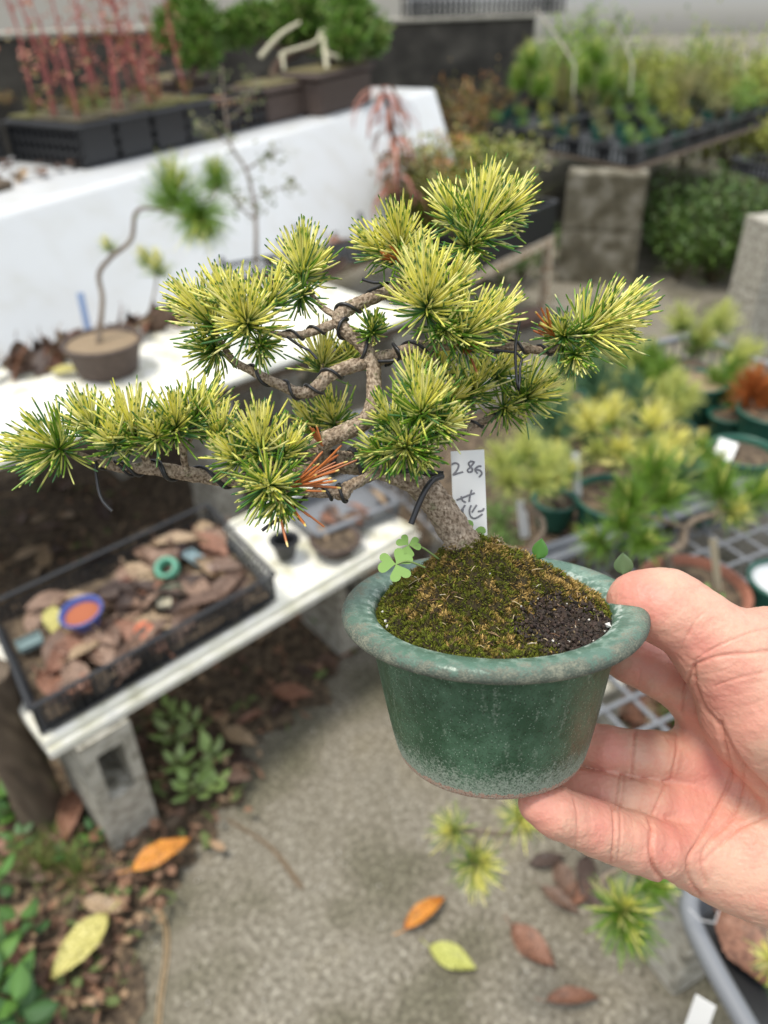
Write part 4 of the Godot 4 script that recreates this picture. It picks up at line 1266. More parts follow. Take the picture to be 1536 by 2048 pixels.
# a round pot on its base point: height, top radius, base radius; parts wall, rim and the planting surface
func round_pot(called: String, label: String, at: Vector3, h: float, rt: float, rb: float, m: Material, fill: Material, group := "", lip := 0.006, deep := 0.2) -> Node3D:
	var o := thing(called, label, "pot", at, group)
	var w := MB.new()
	w.lathe(PackedVector2Array([Vector2(rb * 0.1, 0.001), Vector2(rb * 0.96, 0), Vector2(rb, 0.004), Vector2(lerpf(rb, rt, 0.5), h * 0.5), Vector2(rt, h - lip * 1.6)]), 36)
	put(o, "wall", w.mesh(), m, Transform3D.IDENTITY)
	var r := MB.new()
	r.lathe(PackedVector2Array([Vector2(rt, h - lip * 1.7), Vector2(rt + lip * 0.9, h - lip * 1.4), Vector2(rt + lip, h - lip * 0.3), Vector2(rt + lip * 0.6, h), Vector2(rt - lip * 0.2, h), Vector2(rt - lip * 0.7, h - lip), Vector2(lerpf(rb, rt, 1.0 - deep) - lip * 0.6, h * (1.0 - deep))]), 36)
	put(o, "rim", r.mesh(), m, Transform3D.IDENTITY)
	if fill:
		var f := MB.new()
		var rr := lerpf(rb, rt, 1.0 - deep * 0.8) - lip * 0.5
		f.lathe(PackedVector2Array([Vector2(rr, h * (1.0 - deep * 0.75)), Vector2(rr * 0.7, h * (1.0 - deep * 0.6)), Vector2(rr * 0.3, h * (1.0 - deep * 0.5)), Vector2(0.0005, h * (1.0 - deep * 0.5))]), 24)
		put(o, "planting_soil", f.mesh(), fill, Transform3D.IDENTITY)
	return o

# a pine: limbs as [[x, y, depth, radius in mm] ...] lists, tufts as [x, y, depth, reach in px, kind, axis right, up, near]
func pine(called: String, label: String, foot: Vector3, limbs: Array, tufts: Array, group := "") -> Node3D:
	var o := thing(called, label, "bonsai tree", foot, group)
	for i in limbs.size():
		var pts := PackedVector3Array(); var rad := PackedFloat32Array()
		if i == 0:
			pts.append(foot); rad.append(limbs[0][0][3] * 0.00115)
		for q in limbs[i]:
			pts.append(px(q[0], q[1], q[2])); rad.append(q[3] * 0.001)
		if pts.size() < 2: continue
		var s := smooth(pts, rad, 5)
		var mb := MB.new()
		mb.tube(s[0], s[1], 8, PackedColorArray([lin(0.20, 0.15, 0.105)]))
		for k in mb.v.size():
			mb.c[k] = lin(0.13, 0.09, 0.065).lerp(lin(0.42, 0.35, 0.27), clampf(0.5 + nz.get_noise_3dv(mb.v[k] * 300.0), 0, 1))
		part(o, "trunk" if i == 0 else "branch", mb, M.bark)
	for q in tufts:
		var ax := (cb * Vector3(q[5], q[6], q[7])).normalized() if q.size() > 7 else (cb * Vector3(rng.randfn(0, 0.3), 0.8, 0.5)).normalized()
		var R: float = q[3] / F * q[2]
		var sc := Basis(Quaternion(Vector3.UP, ax)) * Basis(Vector3.UP, rng.randf() * TAU)
		put(o, "needle_tuft", G["tuft_" + q[4]], M.needle, Transform3D(sc.scaled(Vector3.ONE * R), px(q[0], q[1], q[2]) - foot))
	return o

# a flat name stake: foot, top, width
func stake(called: String, label: String, foot: Vector3, top: Vector3, w: float, m: Material) -> void:
	var mb := MB.new()
	var up := top - foot
	var side := up.cross(co - foot).normalized() * w
	mb.bev(foot - side * 0.5, side, up, side.cross(up).normalized() * 0.0012, 0.0003)
	solo(called, mb, m, foot, label, "plant label")

func drop_leaf(at: Vector3, size: float, kind: String, label: String, group: String, tilt := 0.25, yaw := -100.0, shape := -1) -> void:
	var o := MeshInstance3D.new()
	o.name = numbered("fallen_leaf")
	o.mesh = G["leaf%d" % (shape if shape >= 0 else rng.randi() % 5)]
	o.material_override = M["leaf_" + kind]
	add_child(o, true)
	var b := Basis(Vector3.UP, rng.randf() * TAU if yaw < -50.0 else yaw) * Basis.from_euler(Vector3(rng.randfn(0, tilt), 0, rng.randfn(0, tilt)))
	o.transform = Transform3D(b.scaled(Vector3(size, size, size)), at)
	tag(o, label.replace("%", {"brown": "dull brown", "rust": "reddish brown", "dark": "blackish brown", "tan": "tan", "yellow": "pale yellow", "orange": "orange", "limey": "yellow green", "pinkish": "pinkish brown"}[kind]), "leaf", group)

func plant(called: String, label: String, category: String, at: Vector3, h: float, kind: String, group := "", wide := 1.0) -> void:
	var o := MeshInstance3D.new()
	o.name = numbered(called)
	o.mesh = G[kind]
	o.material_override = M.leafy
	add_child(o, true)
	o.transform = Transform3D(Basis(Vector3.UP, rng.randf() * TAU).scaled(Vector3(h * wide, h, h * wide)), at)
	tag(o, label, category, group)

# a weed with leaves one can pick apart
func weed(called: String, label: String, at: Vector3, h: float, n: int, size: float, cols: Array, group := "", spread := 0.7) -> void:
	var o := thing(called, label, "weed", at, group)
	var st := MB.new()
	var lean := Vector3(rng.randfn(0, 0.2), 1, rng.randfn(0, 0.2)).normalized()
	st.tube(PackedVector3Array([at, at + lean * h * 0.5 + Vector3(rng.randfn(0, 0.004), 0, 0), at + lean * h]), PackedFloat32Array([0.0022, 0.0018, 0.001]), 6, PackedColorArray([lin(0.16, 0.17, 0.06)]))
	part(o, "stem", st, M.leafy)
	for i in n:
		var f := (i + 0.5) / n
		var a := i * 2.4 + rng.randfn(0, 0.3)
		var d := Vector3(cos(a) * spread, rng.randf_range(0.1, 0.6), sin(a) * spread).normalized()
		var mb := MB.new()
		blade(mb, at + lean * h * (0.25 + 0.75 * f) + d * 0.006, d, d.cross(Vector3.UP), size * rng.randf_range(0.7, 1.15), size * 0.26, pick(cols) * rng.randf_range(0.8, 1.2), 0.35)
		part(o, "leaf", mb, M.leafy)

# ---------- ground, walls ----------
func setting() -> void:
	var g := MB.new()
	g.quad(Vector3(-40, 0, -40), Vector3(40, 0, -40), Vector3(40, 0, 12), Vector3(-40, 0, 12), Vector3.UP)
	structure("ground", g, M.concrete, "worn grey brown concrete floor of the nursery yard")
	var s := MB.new()
	var edge := [[200, 2300], [235, 1960], [262, 1850], [300, 1760], [410, 1660], [455, 1580], [520, 1490], [590, 1410], [680, 1340], [760, 1230], [850, 1120], [900, 1000]]
	var p := PackedVector3Array(); var cs := PackedColorArray()
	var rows := 0
	for r in (edge.size() - 1) * 6 + 1:
		var f := r / 6.0
		var i0 := mini(int(f), edge.size() - 2)
		var e := onh(lerpf(edge[i0][0], edge[i0 + 1][0], f - i0), lerpf(edge[i0][1], edge[i0 + 1][1], f - i0), 0.004)
		e.x += 0.13 * nz.get_noise_3d(r * 0.22, 0, 0) + 0.06 * nz.get_noise_3d(r * 0.8, 5, 0)
		rows += 1
		for k in 16:
			var t := k / 15.0
			var w := e + Vector3(-4.0 * t * t, 0, -0.9 * t)
			w.y = 0.004 + (0.05 * smoothstep(0.0, 0.3, t) * (0.6 + nz.get_noise_3dv(w * 3.0)) + 0.012 * nz.get_noise_3dv(w * 14.0) if k > 0 else 0.0)
			p.append(Vector3(w.x, maxf(w.y, 0.004), w.z))
	s.sheet(p, 16, rows, Vector3.UP)
	structure("soil", s, M.soil, "dark soil bed under the left benches")

# ---------- left: benches, crate of leaves, white tub ----------
func left_side() -> void:
	var A := onh(95, 1500, 0.38); var B := onh(842, 1062, 0.38)
	var e1 := (B - A).normalized(); var e2 := Vector3(e1.z, 0, -e1.x)    # e2 runs away from the lens
	if e2.x > 0: e2 = -e2
	var up := Vector3.UP
	# shelf
	var sh := thing("shelf", "low cream plastic shelf carrying the black mesh crate", "shelf", A + up * -0.03)
	var mb := MB.new(); mb.bev(A + e1 * 0.03 + e2 * 0.028 - up * 0.022, e1 * ((B - A).length() - 0.06), up * 0.016, e2 * 0.33, 0.002); part(sh, "panel", mb, M.cream)
	mb = MB.new(); mb.bev(A - up * 0.030, B - A, up * 0.022, e2 * 0.012, 0.003); part(sh, "front_rail", mb, M.cream)
	mb = MB.new(); mb.bev(A + e2 * 0.0125 - up * 0.030, B - A, up * 0.040, e2 * 0.016, 0.005); part(sh, "front_rail", mb, M.cream)
	mb = MB.new(); mb.bev(A + e2 * 0.029 - up * 0.030, e1 * 0.028, up * 0.036, e2 * 0.33, 0.004); part(sh, "end_rail", mb, M.cream)
	mb = MB.new(); mb.bev(B + e2 * 0.029 - up * 0.030 - e1 * 0.10, e1 * 0.10, up * 0.034, e2 * 0.33, 0.004); part(sh, "end_rail", mb, M.cream)
	mb = MB.new(); mb.bev(A + e2 * 0.36 - up * 0.030, B - A, up * 0.036, e2 * 0.02, 0.004); part(sh, "back_rail", mb, M.cream)
	# block that carries it
	var K := onh(196, 1700, 0.0)
	var k0 := A + e1 * 0.045 - e2 * 0.012; k0.y = 0
	block("concrete_block", "upright hollow concrete block under the end of the cream shelf", k0, e1 * 0.105, e2 * 0.19, 0.349)
	block("concrete_block", "hollow concrete block under the far end of the cream shelf", B - e1 * 0.2 + e2 * 0.1 - up * B.y, e1 * 0.105, e2 * 0.19, 0.349)
	block("concrete_block", "hollow concrete block under the inner rail of the cream shelf", A + e1 * 0.06 + e2 * 0.215 - up * A.y, e1 * 0.105, e2 * 0.16, 0.349)
	# crate
	var c0 := onh(62, 1420, 0.46); var c1 := onh(548, 1152, 0.46); var c2 := onh(415, 1012, 0.46)
	var dn := Vector3.UP * (0.46 - 0.391)
	var cr := [c0 - dn, c1 - dn, c2 - dn, c0 + c2 - c1 - dn]
	crate("mesh_crate", "black mesh crate of dead leaves and little pots on the cream shelf", cr, 0.069, M.black, 62.0, "", false, "crate", 0.0032, 0.011)
	var cin := func(u: float, w: float, h: float) -> Vector3: return cr[0] + (cr[1] - cr[0]) * u + (cr[3] - cr[0]) * w + up * h
	var kinds := ["pinkish", "brown", "tan", "brown", "dark", "rust", "pinkish"]
	var mould := PackedVector3Array()
	for j in 15:
		for i in 23:
			var c: Vector3 = cin.call(0.025 + 0.95 * i / 22.0, 0.03 + 0.94 * j / 14.0, 0.0)
			mould.append(c + up * (0.018 + 0.020 * nz.get_noise_3dv(c * 22.0) + 0.010 * nz.get_noise_3dv(c * 60.0)))
	var mo := MB.new(); mo.sheet(mould, 23, 15, up)
	var mob := solo("leaf_mould", mo, M.soil, cr[0], "crumbled brown leaf mould covering the floor of the black mesh crate", "leaf mould", "", "stuff")
	for i in 70:
		drop_leaf(cin.call(rng.randf_range(0.07, 0.93), rng.randf_range(0.10, 0.90), rng.randf_range(0.022, 0.050)), rng.randf_range(0.09, 0.15), kinds[i % 7], "% curled leaf lying loose in the black mesh crate", "dead leaves in the mesh crate", 0.25)
	drop_leaf(onh(105, 1240, 0.43), 0.085, "yellow", "pale yellow leaf lying beside the blue pot in the mesh crate", "", 0.1, 0.3, 1)
	drop_leaf(onh(150, 1192, 0.43), 0.075, "tan", "tan leaf behind the blue pot in the mesh crate", "", 0.1, 1.4, 4)
	drop_leaf(onh(292, 1230, 0.43), 0.085, "tan", "broad tan leaf above the orange ring in the mesh crate", "", 0.1, 0.5, 1)
	# little pots in the crate
	var bp := round_pot("blue_pot", "small blue glazed pot with red clay inside, tilted in the mesh crate", onh(176, 1250, 0.436), 0.045, 0.041, 0.026, mat(lin(0.06, 0.09, 0.30), 0.3), mat(lin(0.33, 0.10, 0.045), 0.9), "", 0.004, 0.35)
	bp.rotation = Vector3(0.12, 0, 0.08)
	var gr := MB.new()
	gr.lathe(PackedVector2Array([Vector2(0.016, 0.002), Vector2(0.026, 0), Vector2(0.029, 0.012), Vector2(0.026, 0.024), Vector2(0.019, 0.026), Vector2(0.015, 0.02), Vector2(0.014, 0.003)]), 28)
	var o := solo("green_pot", gr, mat(lin(0.09, 0.30, 0.20), 0.35), Vector3.ZERO, "tiny sea green ring pot among leaves in the mesh crate", "pot")
	o.transform = Transform3D(Basis.from_euler(Vector3(0.5, 0, 0.1)), onh(338, 1142, 0.44))
	var og := MB.new()
	og.lathe(PackedVector2Array([Vector2(0.007, 0.002), Vector2(0.019, 0), Vector2(0.021, 0.012), Vector2(0.010, 0.014), Vector2(0.006, 0.01)]), 24)
	o = solo("orange_ring", og, mat(lin(0.55, 0.14, 0.06), 0.6), Vector3.ZERO, "small bright orange clay ring by the front of the mesh crate", "ring")
	o.transform = Transform3D(Basis.from_euler(Vector3(0.5, 0, 0.2)), onh(292, 1266, 0.440))
	for q in [[62, 1290, 0.05, 0.036, 0.6, "grey green slab of a shallow pot near the corner of the mesh crate", lin(0.13, 0.19, 0.19)], [345, 1188, 0.055, 0.034, 0.4, "olive grey flat dish lying under the sea green ring pot", lin(0.16, 0.19, 0.13)], [388, 1120, 0.034, 0.05, 1.1, "pale blue grey tile leaning at the far end of the crate", lin(0.22, 0.31, 0.33)], [440, 1135, 0.06, 0.022, 0.75, "long pale brown oblong dish at the far end of the crate", lin(0.42, 0.32, 0.27)], [330, 1212, 0.03, 0.02, 0.2, "small cream square dish beside the olive dish in the crate", lin(0.5, 0.46, 0.34)], [360, 1105, 0.02, 0.03, 0.5, "small violet blue shard at the far end of the crate", lin(0.12, 0.13, 0.26)], [270, 1162, 0.07, 0.026, 0.9, "brown oblong clay dish lying among the crate leaves", lin(0.22, 0.10, 0.07)]]:
		dish("clay_dish", q[5], onh(q[0], q[1], 0.425), q[2], q[3], q[4], q[6])
	# things on the far end of the shelf
	round_pot("black_pot", "small empty black plastic pot on the far end of the cream shelf", onh(572, 1110, 0.386), 0.05, 0.032, 0.024, M.black, null)
	round_pot("clay_bowl", "brown unglazed bowl of bark on the far end of the cream shelf", onh(672, 1098, 0.386), 0.035, 0.058, 0.046, M.brownpot, M.soil, "", 0.006, 0.3)
	var q0 := onh(655, 1092, 0.388); 
	crate("bark_tray", "shallow grey tray of bark strips on the cream shelf", [onh(640, 1095, 0.388), onh(800, 1028, 0.388), onh(720, 968, 0.388), onh(565, 1030, 0.388)], 0.03, M.grey, 30.0, "", true)
	for i in 18:
		var t := rng.randf(); var u := rng.randf()
		var a := onh(640 + 130 * t, 1080 - 55 * t - 40 * u, 0.402 + rng.randf() * 0.02)
		drop_leaf(a, rng.randf_range(0.05, 0.085), ["brown", "rust", "tan", "dark"][i % 4], "% dry leaf strip piled in the shallow grey tray", "bark in the grey tray", 0.35, 1.0 + rng.randfn(0, 0.5), 2)
	# post at the shelf's near end
	var po := MB.new()
	var pb := onh(10, 1475, 0.0); pb = px(8, 1440, 1.50); pb.y = 0
	var sm := smooth(PackedVector3Array([pb, pb + up * 0.25, pb + up * 0.47]), PackedFloat32Array([0.05, 0.046, 0.044]), 8)
	barky(po, sm[0], sm[1], 20, lin(0.10, 0.072, 0.05), lin(0.20, 0.155, 0.11)); refine_normals(po)
	solo("wooden_post", po, M.bark, pb, "weathered brown round post beside the mesh crate", "post")
	upper_bench(e1, e2)

func dish(called: String, label: String, at: Vector3, w: float, d: float, yaw: float, col: Color) -> void:
	var mb := MB.new()
	var h := 0.014
	mb.bev(Vector3(-w / 2, 0, -d / 2), Vector3(w, 0, 0), Vector3(0, h * 0.6, 0), Vector3(0, 0, d), 0.003)
	for s in [-1.0, 1.0]:
		mb.bev(Vector3(-w / 2, h * 0.6, s * (d / 2 - 0.002) - 0.002), Vector3(w, 0, 0), Vector3(0, h * 0.4, 0), Vector3(0, 0, 0.004), 0.001)
		mb.bev(Vector3(s * (w / 2 - 0.002) - 0.002, h * 0.6, -d / 2 + 0.004), Vector3(0.004, 0, 0), Vector3(0, h * 0.4, 0), Vector3(0, 0, d - 0.008), 0.001)
	var o := solo(called, mb, mat(col, 0.6), Vector3.ZERO, label, "dish")
	o.transform = Transform3D(Basis.from_euler(Vector3(rng.randfn(0.15, 0.15), yaw, rng.randfn(0, 0.15))), at)

# a hollow block standing on end: corner at the ground, width and depth vectors, height; holes run through its depth
func block(called: String, label: String, at: Vector3, w: Vector3, d: Vector3, h: float, group := "", holes := true, m: Material = null) -> Node3D:
	var o := thing(called, label, "concrete block", at, group)
	var mb := MB.new()
	var up := Vector3.UP * h
	if holes:
		mb.box(at, w * 0.25, up, d); mb.box(at + w * 0.77, w * 0.23, up, d)
		for r in [[0.0, 0.50], [0.88, 0.12]]:
			mb.box(at + w * 0.25 + up * r[0], w * 0.52, up * r[1], d)
	else:
		mb.bev(at, w, up, d, 0.006)
	part(o, "block", mb, m if m else M.block)
	return o

var tub_p := Vector3.ZERO
var tub_n := Vector3.UP

func ontub(x: float, y: float, h := 0.0) -> Vector3:
	var r := cb * cl(x, y, 1.0)
	var P := tub_p + tub_n * h
	return co + r * ((P - co).dot(tub_n) / r.dot(tub_n))

func upper_bench(e1: Vector3, e2: Vector3) -> void:
	var up := Vector3.UP
	# white board
	var P0 := onh(0, 925, 0.62)
	var b0 := P0 - e1 * 0.7
	var mb := MB.new()
	mb.bev(b0 - up * 0.018, e1 * 2.1, up * 0.018, e2 * 0.9, 0.003)
	var bo := thing("bench_board", "dirty white bench board in front of the white tub", "bench", b0)
	part(bo, "board", mb, M.cream)
	mb = MB.new(); mb.bev(b0 - up * 0.060 + e2 * 0.02, e1 * 2.1, up * 0.041, e2 * 0.05, 0.004); part(bo, "beam", mb, M.wood)
	mb = MB.new(); mb.bev(b0 - up * 0.060 + e2 * 0.8, e1 * 2.1, up * 0.041, e2 * 0.05, 0.004); part(bo, "beam", mb, M.wood)
	for s in [0.25, 1.25, 2.0]:
		for w in [0.02, 0.70]:
			var lp: Vector3 = b0 + e1 * s + e2 * w; lp.y = 0
			mb = MB.new(); mb.bev(lp, e1 * 0.10, up * 0.559, e2 * 0.15, 0.004); part(bo, "leg", mb, M.block)
	# tub: cross-section from the foot of the front, over the rounded edge, along the top
	var fl := onh(0, 735, 0.624); var fr := onh(930, 400, 0.624)
	var tl := px(0, 425, 2.35); var tr := px(868, 178, 4.2)
	var back := Vector3(-(tr - tl).z, 0, (tr - tl).x).normalized()
	if back.x > 0: back = -back
	tub_p = tl
	tub_n = (tr - tl).cross(back).normalized()
	if tub_n.y < 0: tub_n = -tub_n
	var tb := thing("white_tub", "long white upturned tub with sloping side, used as a bench", "tub", fl)
	var g := PackedVector3Array()
	var secs := 14
	for i in secs:
		var t := lerpf(-0.45, 1.0, i / float(secs - 1))
		var f := fl.lerp(fr, t); var q := tl.lerp(tr, t)
		var d := (f - q).normalized()
		for k in 4: g.append(f.lerp(q + d * 0.03, k / 3.0))
		for k in range(1, 7):
			var a := k / 6.0
			g.append((q + d * 0.03).lerp(q, a).lerp(q.lerp(q + back * 0.03, a), a))
		g.append(q + back * 0.3); g.append(q + back * 0.75)
	var shell := MB.new(); shell.sheet(g, 12, secs, Vector3(0.7, 0.6, 0.4))
	part(tb, "shell", shell, M.white)
	var cap := MB.new()
	cap.quad(fr, tr, tr + back * 0.75, fr + back * 0.8, (tr - tl).normalized())
	part(tb, "end_wall", cap, M.white)
	# ---- on the board
	for i in 64:
		var t := rng.randf() if i % 2 else rng.randf() * 0.55
		var x := lerpf(-20, 700, t)
		var at := onh(x, lerpf(742, 505, t) + rng.randf_range(-4, 22), 0.648)
		drop_leaf(at, rng.randf_range(0.09, 0.14), ["brown", "dark", "rust", "brown", "tan"][i % 5], "% dry leaf drifted along the foot of the white tub", "leaves along the tub", 0.8)
	drop_leaf(onh(130, 740, 0.64), 0.10, "yellow", "pale yellow leaf on the bench board beside the brown pot", "", 0.3, 1.2, 1)
	var pp := onh(218, 742, 0.624)
	round_pot("brown_pot", "round dark brown pot topped with beige gravel on the bench board", pp, 0.095, 0.105, 0.085, M.brownpot, M.gravel, "", 0.008, 0.14)
	var foot := pp + up * 0.088 + e1 * -0.012
	pine("curved_pine", "young pine with a bare S shaped trunk in the brown gravel pot", foot,
		[[[205, 600, 2.16, 7], [198, 548, 2.15, 7], [225, 512, 2.14, 6.5], [262, 480, 2.13, 6], [270, 430, 2.12, 6], [290, 416, 2.11, 5], [335, 422, 2.10, 4.5], [385, 440, 2.06, 4]], [[335, 422, 2.10, 4], [346, 395, 2.10, 3]], [[300, 620, 2.14, 3], [310, 580, 2.14, 3], [315, 540, 2.14, 2]], [[222, 512, 2.14, 3], [218, 495, 2.14, 2]], [[345, 400, 2.10, 3], [420, 400, 2.13, 3], [432, 360, 2.14, 2]]],
		[[400, 432, 2.05, 78, "soft", 0.1, -0.7, 0.6], [346, 395, 2.10, 75, "soft", 0.0, 1.0, 0.3], [432, 365, 2.14, 50, "soft", 0.0, 1.0, 0.2], [315, 540, 2.14, 42, "mix", 0.0, 0.9, 0.4], [292, 520, 2.15, 30, "mix", -0.4, 0.8, 0.4], [218, 496, 2.14, 26, "mix", -0.3, 0.8, 0.4]])
	stake("name_stake", "pale blue plastic name stake standing in the brown gravel pot", onh(178, 668, 0.70), px(160, 585, 2.2), 0.02, mat(lin(0.35, 0.48, 0.75), 0.4))
	# sparse shrub
	var sf := onh(512, 560, 0.635)
	var shr := thing("sparse_shrub", "thin sparse shrub with tiny grey leaves standing before the white tub", "shrub", sf)
	var lims := [[[512, 520, 2.5, 7], [510, 420, 2.5, 6], [492, 340, 2.5, 5], [462, 290, 2.5, 4], [448, 200, 2.5, 3], [442, 130, 2.5, 2]], [[510, 440, 2.5, 4], [470, 400, 2.48, 3], [450, 340, 2.47, 2]], [[492, 340, 2.5, 4], [540, 310, 2.52, 3], [560, 300, 2.52, 2]], [[505, 400, 2.5, 3], [550, 380, 2.52, 2], [600, 370, 2.53, 1.5]], [[462, 290, 2.5, 3], [420, 260, 2.48, 2], [390, 240, 2.48, 1.5]], [[455, 240, 2.5, 3], [490, 210, 2.52, 2], [515, 150, 2.52, 1.5]]]
	for i in lims.size():
		var pts := PackedVector3Array(); var rad := PackedFloat32Array()
		if i == 0: pts.append(sf); rad.append(0.008)
		for q in lims[i]: pts.append(px(q[0], q[1], q[2])); rad.append(q[3] * 0.001)
		var s := smooth(pts, rad, 5)
		var t := MB.new(); t.tube(s[0], s[1], 6, PackedColorArray([lin(0.17, 0.14, 0.11)]))
		part(shr, "stem" if i == 0 else "twig", t, M.vc)
		var lv := MB.new()
		for k in 46:
			var c: Vector3 = s[0][int(rng.randf_range(0.3, 1.0) * (s[0].size() - 1))] + Vector3(rng.randfn(0, 0.025), rng.randfn(0, 0.02), rng.randfn(0, 0.025))
			blade(lv, c, Vector3(rng.randfn(), rng.randfn(0, 0.5), rng.randfn()).normalized(), Vector3(rng.randfn(), rng.randfn(), rng.randfn()), 0.02, 0.005, pick([lin(0.15, 0.16, 0.07), lin(0.20, 0.20, 0.10), lin(0.12, 0.15, 0.06)]), 0.2)
		part(shr, "foliage", lv, M.leafy)
	# crate and litter behind the tree on the board
	var bc := [onh(455, 575, 0.624), onh(735, 520, 0.624), onh(720, 455, 0.624), onh(430, 520, 0.624)]
	crate("black_tray", "black plastic tray against the foot of the white tub", bc, 0.075, M.black, 40.0)
	for i in 16:
		var q: Vector3 = bc[0].lerp(bc[1], rng.randf_range(0.08, 0.92)).lerp(bc[3].lerp(bc[2], rng.randf_range(0.08, 0.92)), rng.randf_range(0.15, 0.85)) + up * rng.randf_range(0.03, 0.07)
		drop_leaf(q, rng.randf_range(0.07, 0.12), ["brown", "rust", "dark"][i % 3], "% leaf in the black tray against the white tub", "leaves in the tray by the tub", 0.4)
	# red drooping plant
	var rf := onh(800, 470, 0.63)
	var rp := thing("drooping_plant", "plant with drooping red brown leaves before the end of the white tub", "plant", rf)
	var sp := smooth(PackedVector3Array([rf, px(795, 380, 3.3), px(790, 290, 3.3), px(776, 215, 3.3), px(764, 172, 3.3)]), PackedFloat32Array([0.014, 0.012, 0.012, 0.012, 0.006]), 6)
	mb = MB.new(); mb.tube(sp[0], sp[1], 8, PackedColorArray([lin(0.13, 0.07, 0.05)])); part(rp, "stem", mb, M.vc)
	for k in 52:
		var t := rng.randf_range(0.25, 1.0)
		var c: Vector3 = sp[0][int(t * (sp[0].size() - 1))]
		var a := rng.randf() * TAU
		var out := Vector3(cos(a), 0, sin(a))
		var L := rng.randf_range(0.10, 0.19)
		var lf := MB.new()
		var g2 := PackedVector3Array()
		for j in 7:
			var u := j / 6.0
			var q := c + out * (L * 0.85 * sin(u * 1.5)) + up * (L * (0.35 * u - 1.0 * u * u))
			var w := out.cross(up) * 0.013 * (1.0 - 0.7 * u)
			g2.append(q - w); g2.append(q + w)
		lf.sheet(g2, 2, 7, out + up, PackedColorArray([pick([lin(0.34, 0.13, 0.10), lin(0.44, 0.20, 0.15), lin(0.28, 0.10, 0.06)])]))
		part(rp, "leaf", lf, M.leafy)
	for q in [[760, 178, 0.05], [770, 165, 0.04]]:
		pass
	for q in [[835, 395, 0.16, "bush"], [880, 400, 0.13, "bush"], [800, 440, 0.15, "bush"], [905, 430, 0.14, "bush_olive"]]:
		plant("low_shrub", "low green shrub at the foot of the drooping red plant", "shrub", onh(q[0], q[1] + 50, 0.63), q[2] * 0.8, q[3], "low shrubs by the tub end", 1.0)
	on_tub(back)

